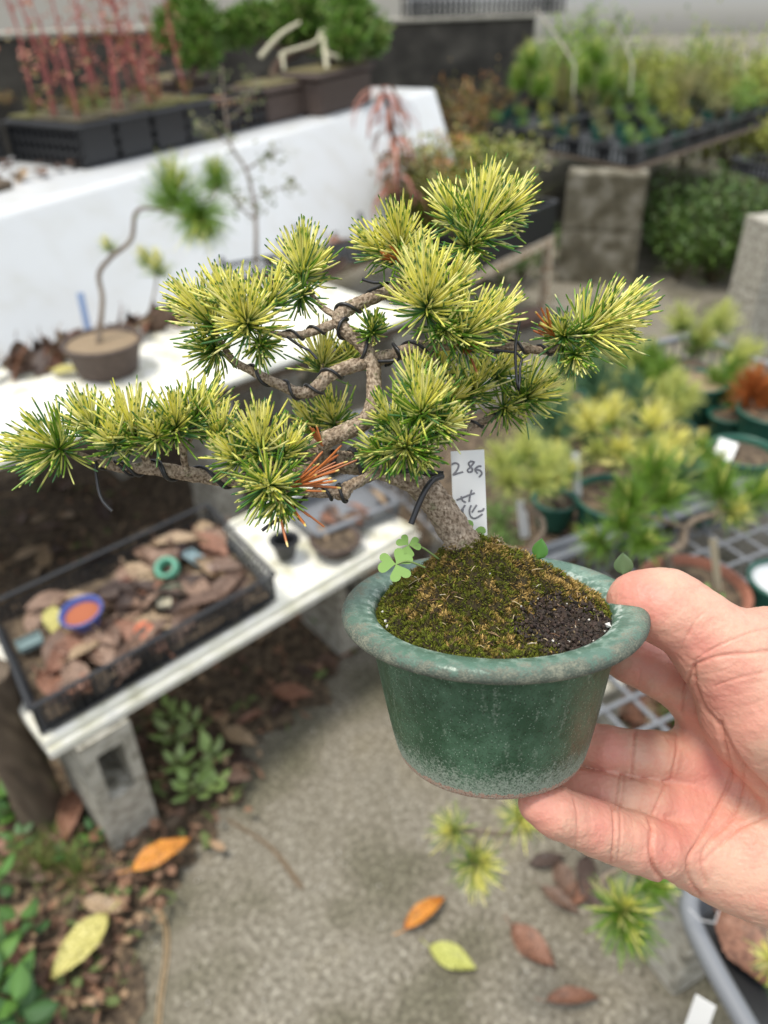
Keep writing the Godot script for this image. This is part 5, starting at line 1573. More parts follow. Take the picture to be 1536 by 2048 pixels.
func on_tub(back: Vector3) -> void:
	var up := Vector3.UP
	# deep black crates of seedlings
	var a0 := ontub(172, 340); var a1 := ontub(440, 277); var aw := back * 0.42
	crate("seedling_crate", "deep black crate of red stemmed maple seedlings on the white tub", [a0, a1, a1 + aw, a0 + aw], 0.13, M.black, 30.0, "", false, "crate", 0.01)
	var b0 := ontub(-190, 372) + back * 0.28; var b1 := ontub(120, 338) + back * 0.30
	crate("seedling_crate", "second black crate of maple seedlings beside a stack of planks", [b0, b1, b1 + aw, b0 + aw], 0.13, M.black, 30.0, "", false, "crate", 0.01)
	# square pots in the crates with moss on top
	var n := 0
	for cc in [[a0, a1], [b0, b1]]:
		var E: Vector3 = cc[1] - cc[0]
		var cols := 4
		for i in cols:
			for j in 3:
				var p: Vector3 = cc[0] + E * ((i + 0.5) / cols) + aw * ((j + 0.5) / 3.0) + up * 0.012
				var s := E.length() / cols * 0.42
				var ex := E.normalized() * s; var ez := back * s
				var o := thing("square_pot", "square black pot with mossy soil in the seedling crates", "pot", p, "square pots in the seedling crates")
				var m := MB.new()
				m.bev(p - ex - ez, ex * 2.0, up * 0.135, ez * 2.0, 0.004)
				part(o, "wall", m, M.black)
				var t := MB.new()
				t.bev(p - ex * 0.92 - ez * 0.92 + up * 0.1355, ex * 1.84, up * 0.012, ez * 1.84, 0.005, pick([lin(0.09, 0.085, 0.02), lin(0.13, 0.10, 0.03), lin(0.07, 0.055, 0.03)]))
				part(o, "moss", t, M.vc)
				var k := rng.randf()
				if k > 0.3: plant("brown_plantlet", "brownish low plantlet under the maple seedlings", "plant", p + up * 0.145, rng.randf_range(0.05, 0.11), ["bush_rust", "bush_olive", "straw"][n % 3], "plantlets under the maples", 0.9)
				seedling(p + up * 0.145 + ex * rng.randfn(0, 0.2), rng.randf_range(0.34, 0.56))
				if k < 0.55: seedling(p + up * 0.145 - ex * 0.3, rng.randf_range(0.2, 0.45))
				n += 1
	plant("green_weed", "bright green clump at the foot of the red maple stems", "weed", ontub(212, 300) + up * 0.135 + back * 0.03, 0.07, "bush_light", "", 1.4)
	for q in [[130, 300], [180, 305], [40, 280], [330, 265]]:
		plant("dry_plant", "dry brown withered plantlet at the edge of the seedling crates", "plant", ontub(q[0], q[1]) + up * 0.12 + back * 0.04, 0.07, "bush_rust", "withered plantlets in the crates", 1.3)
	for i in 14:
		drop_leaf(ontub(rng.randf_range(-10, 170), rng.randf_range(322, 352), 0.02), rng.randf_range(0.05, 0.09), ["brown", "dark", "tan"][i % 3], "% leaf beside the seedling crates on the white tub", "leaves on the tub", 0.3)
	for i in 3:
		var w := MB.new()
		var o0 := ontub(-120, 430) + back * (0.05 + 0.12 * i) + up * 0.002
		var d := (ontub(70, 372) - ontub(-120, 430))
		w.bev(o0 + up * 0.0, d * rng.randf_range(0.8, 1.0), up * 0.025, back * 0.10, 0.003)
		solo("plank", w, M.wood, o0, "short weathered plank lying on the white tub beside the crates", "plank", "planks on the tub")
	var c0 := ontub(452, 274) + back * 0.02; var c1 := ontub(548, 249) + back * 0.02
	crate("seedling_crate", "small black crate of bare rusty soil beside the wide brown pot", [c0, c1, c1 + back * 0.3, c0 + back * 0.3], 0.13, M.black, 30.0, "", false, "crate", 0.012)
	var rs := MB.new(); rs.bev(c0 + back * 0.02 + up * 0.01 + (c1 - c0) * 0.05, (c1 - c0) * 0.9, up * 0.10, back * 0.26, 0.01, lin(0.16, 0.08, 0.04))
	solo("rusty_soil", rs, M.vc, c0, "block of rusty bare soil in the small black crate", "soil")
	# junipers
	juniper("old juniper bonsai with bleached deadwood in a wide brown pot on the tub", [[540, 250], [640, 225]], 0.12, 3.6, [[560, 190, 3.7, 26], [550, 140, 3.7, 24], [600, 100, 3.75, 20], [660, 70, 3.8, 14]], [[470, 60, 0.16], [520, 40, 0.18], [580, 55, 0.15], [640, 75, 0.15], [690, 85, 0.14], [600, 20, 0.16], [740, 85, 0.11], [700, 50, 0.12]], 0)
	juniper("second juniper bonsai with dark trunk in a flared brown pot", [[645, 235], [745, 205]], 0.15, 4.1, [[690, 130, 4.2, 24], [690, 90, 4.2, 20], [670, 60, 4.2, 14]], [[650, 30, 0.17], [700, 20, 0.16], [740, 60, 0.13], [600, 10, 0.15]], 1)
	juniper("small dark juniper behind the maple seedlings", [[350, 205], [420, 190]], 0.08, 3.5, [[385, 150, 3.6, 16], [390, 110, 3.6, 14]], [[350, 75, 0.14], [395, 55, 0.15], [375, 25, 0.15], [400, 110, 0.12], [350, 40, 0.12]], 2)
	var wh := MB.new()
	wh.lathe(PackedVector2Array([Vector2(0.05, 0), Vector2(0.055, 0.02), Vector2(0.03, 0.07), Vector2(0.015, 0.11), Vector2(0.001, 0.115)]), 16, PackedColorArray([Color.WHITE]), 0.08)
	var ws := solo("white_stone", wh, M.white, Vector3.ZERO, "white pointed stone beside the brown juniper pot on the tub", "stone")
	ws.position = ontub(622, 226)

func seedling(at: Vector3, h: float) -> void:
	var o := thing("maple_seedling", ("tall" if h > 0.42 else ("short" if h < 0.3 else "middling")) + " red stemmed maple seedling with sparse coral leaves in a black crate", "seedling", at, "maple seedlings in the crates")
	var mb := MB.new()
	var lean := Vector3(rng.randfn(-0.08, 0.16), 1, rng.randfn(0, 0.12))
	var s := smooth(PackedVector3Array([at, at + lean * h * 0.5 + Vector3(rng.randfn(0, 0.012), 0, 0), at + lean * h]), PackedFloat32Array([0.0046, 0.0036, 0.0018]), 5)
	mb.tube(s[0], s[1], 6, PackedColorArray([lin(0.33, 0.09, 0.08), lin(0.42, 0.13, 0.12)]))
	part(o, "stem", mb, M.vc)
	var lv := MB.new()
	for k in 5:
		var t := rng.randf_range(0.3, 0.9)
		var c: Vector3 = s[0][int(t * (s[0].size() - 1))]
		var e := c + Vector3(rng.randfn(0, 0.04), rng.randf_range(0.05, 0.12), rng.randfn(0, 0.04))
		mb = MB.new(); mb.tube(PackedVector3Array([c, c.lerp(e, 0.5) + Vector3(0.005, 0, 0), e]), PackedFloat32Array([0.0022, 0.0018, 0.001]), 5, PackedColorArray([lin(0.40, 0.12, 0.11)])); part(o, "twig", mb, M.vc)
	for k in 26:
		var t := rng.randf_range(0.25, 1.0)
		var c: Vector3 = s[0][int(t * (s[0].size() - 1))] + Vector3(rng.randfn(0, 0.03), rng.randfn(0, 0.012), rng.randfn(0, 0.03))
		blade(lv, c, Vector3(rng.randfn(), rng.randfn(-0.2, 0.5), rng.randfn()).normalized(), Vector3(rng.randfn(), 0.2, rng.randfn()), rng.randf_range(0.014, 0.034), 0.008, pick([lin(0.40, 0.14, 0.10), lin(0.48, 0.22, 0.15), lin(0.34, 0.11, 0.08), lin(0.26, 0.21, 0.08)]), 0.4)
	part(o, "leaves", lv, M.leafy)

func juniper(label: String, feet: Array, ph: float, depth: float, trunk: Array, pads: Array, style: int) -> void:
	var up := Vector3.UP
	var f0 := ontub(feet[0][0], feet[0][1]); var f1 := ontub(feet[1][0], feet[1][1])
	var e := f1 - f0
	var bk := Vector3(e.z, 0, -e.x).normalized() * 0.22
	if bk.x > 0: bk = -bk
	var p := thing("oblong_pot", ["wide dark brown oblong pot holding the deadwood juniper", "flared dark brown oblong pot behind the wide one", "low brown pot of the small dark juniper"][style], "pot", f0)
	var mb := MB.new()
	mb.bev(f0, e, up * ph, bk, 0.012); part(p, "wall", mb, M.brownpot)
	mb = MB.new(); mb.bev(f0 - e * 0.04 - bk * 0.05 + up * (ph + 0.0005), e * 1.08, up * 0.022, bk * 1.1, 0.006); part(p, "rim", mb, M.brownpot)
	mb = MB.new(); mb.bev(f0 + e * 0.03 + bk * 0.04 + up * (ph + 0.023), e * 0.94, up * 0.012, bk * 0.92, 0.006, lin(0.12, 0.10, 0.04)); part(p, "mossy_soil", mb, M.vc)
	var base := f0 + e * 0.5 + bk * 0.5 + up * (ph + 0.033)
	var t := thing("juniper_bonsai", label, "bonsai tree", base)
	var pts := PackedVector3Array([base]); var rad := PackedFloat32Array([trunk[0][3] * 0.0014])
	for q in trunk: pts.append(px(q[0], q[1], q[2])); rad.append(q[3] * 0.001)
	var s := smooth(pts, rad, 6)
	var tm := MB.new(); barky(tm, s[0], s[1], 12, lin(0.07, 0.042, 0.03), lin(0.15, 0.10, 0.075)); refine_normals(tm); part(t, "trunk", tm, M.bark)
	for q in pads:
		var c := px(q[0], q[1], trunk[0][2] + rng.randf_range(-0.08, 0.12))
		var br := MB.new()
		var near: Vector3 = s[0][int(s[0].size() * 0.75)]
		var sb := smooth(PackedVector3Array([near, near.lerp(c, 0.5) - up * 0.02, c]), PackedFloat32Array([0.012, 0.009, 0.004]), 4)
		br.tube(sb[0], sb[1], 6, PackedColorArray([lin(0.10, 0.07, 0.05)])); part(t, "branch", br, M.vc)
		var fo := MB.new()
		for k in 620:
			var d := Vector3(rng.randfn(), rng.randfn(), rng.randfn()).normalized()
			var r: float = q[2] * 0.85 * pow(rng.randf(), 0.5) * (0.85 + 0.5 * nz.get_noise_3dv(d * 2.2 + c))
			var v0 := c + d * Vector3(1.0, 0.62, 1.0) * r
			fo.tube(PackedVector3Array([v0, v0 + (d + up * 0.5 + Vector3(rng.randfn(), rng.randfn(), rng.randfn()) * 0.4).normalized() * rng.randf_range(0.02, 0.04)]), PackedFloat32Array([0.008, 0.004]), 3, PackedColorArray([pick([lin(0.12, 0.25, 0.03), lin(0.19, 0.34, 0.06), lin(0.08, 0.17, 0.025), lin(0.24, 0.30, 0.09)]) * rng.randf_range(0.8, 1.25)]), false)
		part(t, "foliage_pad", fo, M.leafy)
	if style == 0:
		for L in [[[560, 115, 3.62, 9], [570, 105, 3.6, 9], [630, 85, 3.6, 8], [645, 62, 3.6, 11], [650, 100, 3.6, 14], [655, 150, 3.6, 9]], [[520, 115, 3.6, 12], [560, 70, 3.58, 10], [600, 45, 3.58, 7]], [[565, 110, 3.6, 8], [568, 140, 3.6, 7]], [[650, 105, 3.6, 10], [670, 112, 3.6, 10], [680, 118, 3.6, 8]]]:
			var dp := PackedVector3Array(); var dr := PackedFloat32Array()
			for q in L: dp.append(px(q[0], q[1], q[2])); dr.append(q[3] * 0.001)
			var sd := smooth(dp, dr, 5)
			var dm := MB.new(); dm.tube(sd[0], sd[1], 8, PackedColorArray([lin(0.58, 0.55, 0.40)]))
			part(t, "deadwood", dm, M.vc)


# ---------- right: grey crates of bonsai, far benches ----------
func grid_floor(o: Node, a: Vector3, e: Vector3, w: Vector3, step: float, bar: float, m: Material) -> void:
	o.get_node("floor").free()
	var n := int(e.length() / step); var k := int(w.length() / step)
	for i in range(1, n):
		var mb := MB.new(); mb.bev(a + e * (float(i) / n) - e.normalized() * bar * 0.5, e.normalized() * bar, Vector3.UP * 0.006, w, 0.0015)
		part(o, "bar", mb, m)
	for i in range(1, k):
		var mb := MB.new(); mb.bev(a + w * (float(i) / k) - w.normalized() * bar * 0.5 + Vector3.UP * 0.0062, e, Vector3.UP * 0.005, w.normalized() * bar, 0.0015)
		part(o, "bar", mb, m)

func right_side() -> void:
	var up := Vector3.UP
	var P1 := onh(1095, 1116, 0.5)
	var d1 := (onh(1536, 962, 0.5) - P1).normalized(); var d2 := Vector3(-d1.z, 0, d1.x)   # d2 comes towards the lens
	var hf := up * (0.425 - 0.5)
	var o1 := P1 - d1 * 0.25 + d2 * 0.012 + hf
	var fc := crate("grid_crate", "grey plastic grid crate holding the terracotta pot", [o1 + d2 * 0.60, o1 + d2 * 0.60 + d1 * 1.35, o1 + d1 * 1.35, o1], 0.075, M.grey, 22.0, "", false, "crate", 0.006, 0.024)
	grid_floor(fc, o1, d1 * 1.35, d2 * 0.60, 0.062, 0.009, M.grey)
	var o2 := P1 - d1 * 0.12 - d2 * 0.80 + hf
	var bc := crate("grid_crate", "long grey grid crate holding the green pots of yellow pines", [o2 + d2 * 0.79, o2 + d2 * 0.79 + d1 * 1.35, o2 + d1 * 1.35, o2], 0.075, M.grey, 22.0, "", false, "crate", 0.006, 0.024)
	bc.get_node("floor").material_override = M.soil
	# legs
	for q in [[o1 + d2 * 0.1 + d1 * 0.1, 0], [o1 + d2 * 0.3 + d1 * 1.1, 1], [o2 + d2 * 0.4 + d1 * 0.1, 2], [o2 + d2 * 0.1 + d1 * 1.1, 3], [o1 + d2 * 0.45 + d1 * 0.10, 4]]:
		var p: Vector3 = q[0]; p.y = 0.0
		block("bench_block", "grey concrete block standing under the grey grid crates", p, d1 * 0.12, d2 * 0.19, 0.419, "blocks under the grid crates", false)
	# pots in the crates
	var fl := 0.437
	round_pot("green_pot", "dark green pot of orange gravel under a pale yellow pine", onh(1378, 835, fl), 0.125, 0.086, 0.066, M.vinyl, M.gravel, "", 0.006, 0.12)
	pine("yellow_pine", "pale yellow tufted pine in the green pot of orange gravel", onh(1390, 768, fl + 0.11), [[[1385, 740, 2.32, 6], [1400, 700, 2.32, 5], [1405, 670, 2.32, 4]], [[1400, 700, 2.32, 4], [1370, 690, 2.3, 3], [1362, 660, 2.3, 3]], [[1400, 700, 2.32, 4], [1450, 700, 2.3, 3], [1475, 720, 2.3, 3]], [[1385, 740, 2.32, 4], [1350, 740, 2.28, 3], [1328, 750, 2.28, 3]], [[1405, 680, 2.32, 4], [1435, 660, 2.32, 3]]],
		[[1362, 650, 2.3, 48, "pale", -0.3, 0.9, 0.4], [1438, 648, 2.32, 50, "pale", 0.3, 0.9, 0.4], [1402, 680, 2.30, 45, "pale", 0, 0.7, 0.7], [1475, 715, 2.3, 55, "pale", 0.6, 0.4, 0.6], [1328, 745, 2.26, 48, "lime", -0.3, -0.3, 0.8], [1390, 700, 2.34, 38, "lime", 0, 0.8, 0.5]])
	round_pot("green_pot", "dark green pot with a white tag and bare soil", onh(1466, 978, fl), 0.115, 0.080, 0.062, M.vinyl, M.soil, "", 0.006, 0.2)
	stake("name_stake", "short wide white tag in the green pot of bare soil", onh(1440, 925, fl + 0.10), px(1458, 882, 1.92), 0.045, M.tagwhite)
	round_pot("green_pot", "dark green pot under the orange dead pine", onh(1522, 900, fl), 0.125, 0.086, 0.066, M.vinyl, M.soil, "", 0.006, 0.2)
	pine("dead_pine", "dead pine with rusty orange needles in a green pot", onh(1528, 850, fl + 0.105), [[[1520, 845, 2.12, 5], [1508, 815, 2.12, 4], [1502, 795, 2.12, 3]], [[1520, 845, 2.12, 4], [1536, 810, 2.12, 3]], [[1505, 880, 2.05, 4], [1480, 905, 2.0, 4], [1440, 918, 1.95, 3]]], [[1500, 790, 2.12, 62, "dead", -0.2, 0.8, 0.5], [1535, 800, 2.12, 60, "dead", 0.3, 0.8, 0.4], [1515, 775, 2.14, 48, "dead", 0, 1, 0.3]])
	round_pot("green_pot", "wide dark green pot of brown soil beside a tall white stake", onh(1222, 1065, fl), 0.105, 0.094, 0.075, M.vinyl, M.soil, "", 0.006, 0.2)
	stake("name_stake", "tall white stake in the wide green pot", onh(1156, 995, fl + 0.09), px(1151, 905, 1.72), 0.018, M.tagwhite)
	pine("yellow_pine", "broad golden yellow pine growing from the wide green pot", onh(1230, 985, fl + 0.09), [[[1240, 960, 1.76, 8], [1260, 930, 1.78, 7], [1240, 890, 1.8, 5]], [[1260, 930, 1.78, 5], [1300, 900, 1.8, 4], [1310, 870, 1.8, 3]], [[1240, 890, 1.8, 4], [1200, 875, 1.8, 3], [1188, 855, 1.8, 3]], [[1300, 900, 1.8, 3], [1340, 895, 1.8, 3]]],
		[[1180, 850, 1.8, 58, "gold", -0.4, 0.8, 0.5], [1225, 835, 1.82, 55, "gold", 0, 0.9, 0.4], [1305, 850, 1.8, 60, "gold", 0.2, 0.9, 0.4], [1240, 905, 1.76, 52, "gold", 0, 0.6, 0.8], [1340, 890, 1.8, 50, "gold", 0.6, 0.5, 0.5], [1195, 905, 1.77, 42, "pale", -0.5, 0.2, 0.8], [1290, 905, 1.77, 44, "pale", 0.2, 0.4, 0.8]])
	for q in [[1195, 770, 2.12, "bushy blue green pine behind the golden pine"], [1110, 850, 2.0, "low blue green pine beside the tall white stake"], [1255, 800, 2.08, "small blue green pine beside a square white tag"]]:
		var ft := onh(q[0], q[1] + 70, fl + 0.06)
		round_pot("green_pot", "dark green pot under the " + q[3].replace(" behind the golden pine", "").replace(" beside the tall white stake", " by the stake").replace(" beside a square white tag", " by the tag"), ft - up * 0.06, 0.075, 0.055, 0.045, M.vinyl, M.soil)
		pine("blue_pine", q[3], ft, [[[q[0], q[1] + 50, q[2], 5], [q[0] + 5, q[1] + 20, q[2], 4], [q[0], q[1], q[2], 3]]], [[q[0] - 12, q[1] - 8, q[2], 48, "blue", -0.3, 0.9, 0.4], [q[0] + 18, q[1] + 2, q[2], 44, "blue", 0.4, 0.8, 0.4], [q[0], q[1] + 26, q[2] - 0.03, 44, "blue", 0, 0.4, 0.9], [q[0] + 6, q[1] - 30, q[2] + 0.03, 40, "blue", 0, 1, 0.2]])
	stake("name_stake", "square white tag standing among the blue green pines", onh(1250, 850, fl + 0.06), px(1243, 765, 2.2), 0.042, M.tagwhite)
	# pale pine with a curved stem
	var cf := onh(1048, 1128, fl + 0.07)
	round_pot("clay_pot", "small terracotta pot of the pale pine with a looping stem", cf - up * 0.085, 0.085, 0.055, 0.042, M.clay, M.soil)
	pine("pale_pine", "pale round headed pine on a looping pinkish stem", cf, [[[1062, 1098, 1.60, 6], [1086, 1062, 1.58, 6], [1078, 1030, 1.58, 6], [1052, 1015, 1.58, 5.5], [1060, 990, 1.58, 5], [1050, 960, 1.58, 4]]],
		[[1005, 930, 1.58, 58, "pale", -0.5, 0.8, 0.4], [1050, 910, 1.6, 60, "pale", 0, 1, 0.3], [1092, 935, 1.58, 60, "pale", 0.5, 0.7, 0.4], [1020, 965, 1.55, 54, "pale", -0.2, 0.4, 0.9], [1075, 968, 1.55, 54, "pale", 0.2, 0.4, 0.9]])
	stake("name_stake", "small white stake beside the looping pinkish stem", onh(1050, 1075, fl + 0.07), px(1042, 1000, 1.62), 0.02, M.tagwhite)
	for q in [[1010, 1075, 0.08], [1000, 1020, 0.09], [1020, 1120, 0.07]]:
		plant("green_weed", "green weed round the foot of the pale pine", "weed", onh(q[0], q[1] + 40, fl), q[2], "bush", "weeds by the pale pine", 1.2)
	# the crowd of small pines between them
	for q in [[1300, 745, 2.35, "lime", "small bright green pine behind the orange gravel pot"], [1095, 795, 2.15, "pale", "small pale pine beyond the low blue green pine"], [1245, 715, 2.45, "pale", "small pale pine at the far rail of the long grid crate"], [1455, 775, 2.25, "lime", "bushy green pine beside the orange dead pine"], [1350, 800, 2.05, "pale", "small pale pine between the golden pine and orange gravel"], [1140, 735, 2.4, "blue", "small bluish pine at the corner of the long grid crate"], [1400, 935, 1.85, "lime", "small green pine beside the pot with the white tag"], [1110, 945, 1.75, "mix", "small mixed green pine beside the wide green pot"], [1320, 935, 1.72, "gold", "small golden pine before the broad golden one"], [1190, 700, 2.55, "lime", "small green pine on the far rail beside the pale one"]]:
		var ft := onh(q[0], q[1] + 62, fl + 0.06)
		round_pot("green_pot", "green pot of the " + q[4], ft - up * 0.06, 0.075, 0.05, 0.04, M.vinyl, M.soil)
		pine("small_pine", q[4], ft, [[[q[0], q[1] + 44, q[2], 5], [q[0] + 5, q[1] + 18, q[2], 4], [q[0], q[1], q[2], 3]]], [[q[0] - 18, q[1] - 4, q[2], 44, q[3], -0.4, 0.8, 0.4], [q[0] + 22, q[1], q[2], 42, q[3], 0.5, 0.7, 0.4], [q[0], q[1] + 20, q[2] - 0.03, 42, q[3], 0, 0.4, 0.9], [q[0] + 4, q[1] - 28, q[2] + 0.02, 40, q[3], 0, 1, 0.2]])
	# terracotta pot
	var tp := onh(1372, 1238, fl)
	round_pot("terracotta_pot", "round terracotta pot with a wooden stake in the grey grid crate", tp, 0.085, 0.102, 0.075, M.clay, M.soil, "", 0.008, 0.25)
	pine("green_pine", "sprawling green pine with a pale twisted trunk in the terracotta pot", tp + up * 0.065 + Vector3(-0.03, 0, -0.02), [[[1335, 1115, 1.47, 9], [1365, 1088, 1.46, 9], [1372, 1055, 1.46, 8], [1400, 1036, 1.46, 7], [1430, 1030, 1.46, 6]], [[1372, 1055, 1.46, 6], [1320, 1040, 1.45, 5], [1270, 1030, 1.45, 4], [1250, 1040, 1.45, 4]], [[1320, 1040, 1.45, 4], [1312, 1000, 1.47, 4], [1308, 960, 1.48, 3]], [[1270, 1040, 1.45, 4], [1230, 1080, 1.44, 3], [1200, 1085, 1.44, 3]], [[1270, 1040, 1.45, 4], [1290, 1085, 1.43, 3]], [[1430, 1030, 1.46, 5], [1440, 1000, 1.47, 4]], [[1430, 1030, 1.46, 5], [1500, 1010, 1.48, 4]]],
		[[1305, 955, 1.48, 78, "lime", 0, 0.9, 0.4], [1355, 965, 1.5, 66, "blue", 0.4, 0.8, 0.4], [1262, 1010, 1.46, 70, "lime", -0.4, 0.7, 0.5], [1330, 1000, 1.45, 62, "lime", 0.2, 0.5, 0.8], [1200, 1085, 1.44, 60, "lime", -0.6, 0.3, 0.6], [1285, 1085, 1.42, 60, "lime", 0.1, 0.2, 0.9], [1245, 1050, 1.44, 58, "lime", -0.2, 0.4, 0.8], [1440, 985, 1.47, 66, "lime", -0.2, 0.8, 0.5], [1505, 995, 1.48, 64, "lime", 0.5, 0.7, 0.4], [1465, 1025, 1.45, 54, "mix", 0.1, 0.2, 0.9]])
	stake("wooden_stake", "thin pale wooden stake standing in the terracotta pot", onh(1440, 1205, 0.48), px(1426, 1078, 1.44), 0.014, mat(lin(0.55, 0.47, 0.33), 0.8))
	for q in [[1400, 1215], [1330, 1200], [1420, 1240]]:
		weed("pot_weed", "small leafy weed growing in the terracotta pot", onh(q[0], q[1], 0.50), 0.035, 6, 0.028, [lin(0.10, 0.22, 0.05), lin(0.14, 0.26, 0.06)], "weeds in the terracotta pot")
	round_pot("green_pot", "green pot of pale gravel beside the terracotta pot", onh(1545, 1235, fl), 0.10, 0.065, 0.05, M.vinyl, M.white, "", 0.006, 0.1)
	for i in 18:
		var p := onh(rng.randf_range(1100, 1540), rng.randf_range(760, 1100), fl)
		drop_leaf(p + up * 0.008, rng.randf_range(0.04, 0.08), ["tan", "brown", "dark", "yellow"][i % 4], "% leaf on the floor of the grey grid crates", "leaves in the grid crates", 0.2)
	for i in 16:
		drop_leaf(onh(rng.randf_range(1190, 1345), rng.randf_range(1375, 1465), 0.02), rng.randf_range(0.07, 0.11), ["brown", "rust", "tan"][i % 3], "% leaf on the ground below the grid crates", "leaves under the grid crates", 0.2)
	plant("green_weed", "small green weed showing through the grid between the fingers", "weed", onh(1345, 1455, 0.02), 0.12, "bush_light", "", 0.8)
	for i in 5:
		drop_leaf(onh(1365 + i * 22, 872 - i * 5, fl + 0.01), 0.06, "yellow", "yellowed leaf beside the orange gravel pot in the grid crate", "yellow leaves in the grid crate", 0.2)
	near_corner()
	far_bench()

func near_corner() -> void:
	var up := Vector3.UP
	# grey tray with a rounded corner
	var h := 0.5
	var t := thing("grey_tray", "smooth grey plastic tray with a rounded rim holding leaves", "tray", onh(1500, 1950, 0.46))
	var line := [[1800, 1640], [1600, 1700], [1470, 1735], [1400, 1765], [1378, 1805], [1388, 1855], [1425, 1930], [1470, 2010], [1530, 2110], [1600, 2200]]
	var pts := PackedVector3Array(); var r := PackedFloat32Array()
	for q in line: pts.append(onh(q[0], q[1], h)); r.append(0.013)
	var s := smooth(pts, r, 6)
	var mb := MB.new(); mb.tube(s[0], s[1], 10, PackedColorArray([Color.WHITE]), true, 1.0); part(t, "rim", mb, M.grey)
	var wl := PackedVector3Array()
	var ctr := onh(1640, 1950, h)
	for p in s[0]:
		wl.append(p); wl.append(p + (ctr - p).normalized() * 0.012 - up * 0.03); wl.append(p + (ctr - p).normalized() * 0.02 - up * 0.055)
	mb = MB.new(); mb.sheet(wl, 3, s[0].size(), (ctr - pts[4]).normalized() + up); part(t, "wall", mb, M.grey)
	mb = MB.new()
	var c0 := mb.vert(ctr - up * 0.055, up)
	for p in s[0]: mb.vert(p + (ctr - p).normalized() * 0.02 - up * 0.055, up)
	for i in s[0].size() - 1: mb.tri(c0, c0 + 1 + i, c0 + 2 + i)
	part(t, "floor", mb, M.black)
	var bk := onh(1600, 1900, 0.0)
	block("bench_block", "concrete block standing under the rounded grey tray", bk, Vector3(0.25, 0, 0), Vector3(0, 0, 0.2), 0.44, "", false)
	drop_leaf(onh(1500, 1905, 0.47), 0.12, "rust", "large rust brown leaf lying in the rounded grey tray", "", 0.1, 0.35, 4)
	drop_leaf(onh(1540, 1850, 0.46), 0.10, "brown", "dull brown leaf under the rust leaf in the grey tray", "", 0.1, 1.2, 1)
	pine("tray_pine", "yellow tipped pine shoot at the edge of the rounded grey tray", onh(1575, 1945, 0.455), [[[1560, 1935, 0.98, 3], [1545, 1925, 0.97, 2]]], [[1545, 1920, 0.96, 55, "gold", -0.3, 0.5, 0.7], [1560, 1965, 0.95, 45, "mix", 0.2, 0.2, 0.9]])
	var wp := MB.new()
	wp.tube(PackedVector3Array([px(1378, 1818, 0.96), px(1400, 1840, 0.95), px(1430, 1846, 0.95), px(1438, 1820, 0.96)]), PackedFloat32Array([0.0009]), 5, PackedColorArray([Color.WHITE]))
	solo("wire_offcut", wp, mat(lin(0.45, 0.45, 0.45), 0.3), px(1400, 1840, 0.95), "thin bent wire offcut hooked on the grey tray rim", "wire")
	stake("name_stake", "white pointed name stake below the rounded grey tray", px(1385, 2075, 0.86), px(1412, 2000, 0.84), 0.022, M.tagwhite)
	# cascading pines beyond the fingers
	var f1 := onh(1215, 1590, 0.50)
	round_pot("green_pot", "green pot of the cascading pine hidden behind the fingers", f1 - up * 0.065, 0.08, 0.05, 0.04, M.vinyl, M.soil)
	pine("cascade_pine", "cascading pine with grey twisted stem hanging below the fingers", f1, [[[1225, 1690, 1.10, 5], [1240, 1735, 1.06, 5], [1212, 1752, 1.04, 4.5], [1204, 1775, 1.03, 4.5], [1225, 1800, 1.02, 4], [1246, 1832, 1.0, 3]], [[1240, 1735, 1.06, 4], [1290, 1760, 1.05, 3], [1310, 1775, 1.05, 2]]],
		[[1248, 1838, 0.99, 86, "lime", 0.05, -0.1, 1.0], [1244, 1822, 1.0, 86, "mix", 0.0, 0.6, 0.7], [1290, 1768, 1.05, 66, "lime", 0.5, 0.2, 0.6]])
	pine("cascade_pine", "low cascading pine with three yellow green tufts under the held pot", f1 + Vector3(-0.03, 0, 0), [[[1120, 1640, 1.13, 4], [1060, 1660, 1.10, 4], [1000, 1668, 1.09, 3.5], [960, 1662, 1.08, 3], [915, 1662, 1.07, 2.5]], [[960, 1662, 1.08, 3], [945, 1700, 1.07, 2.5], [948, 1735, 1.06, 2.5]], [[1060, 1660, 1.10, 3], [1042, 1645, 1.09, 2.5]]],
		[[906, 1662, 1.07, 62, "mix", -0.4, 0.4, 0.8], [950, 1735, 1.06, 66, "mix", 0.1, -0.2, 0.9], [955, 1725, 1.07, 62, "mix", 0.3, 0.5, 0.7], [1040, 1638, 1.09, 64, "mix", 0.0, 0.2, 0.9]])

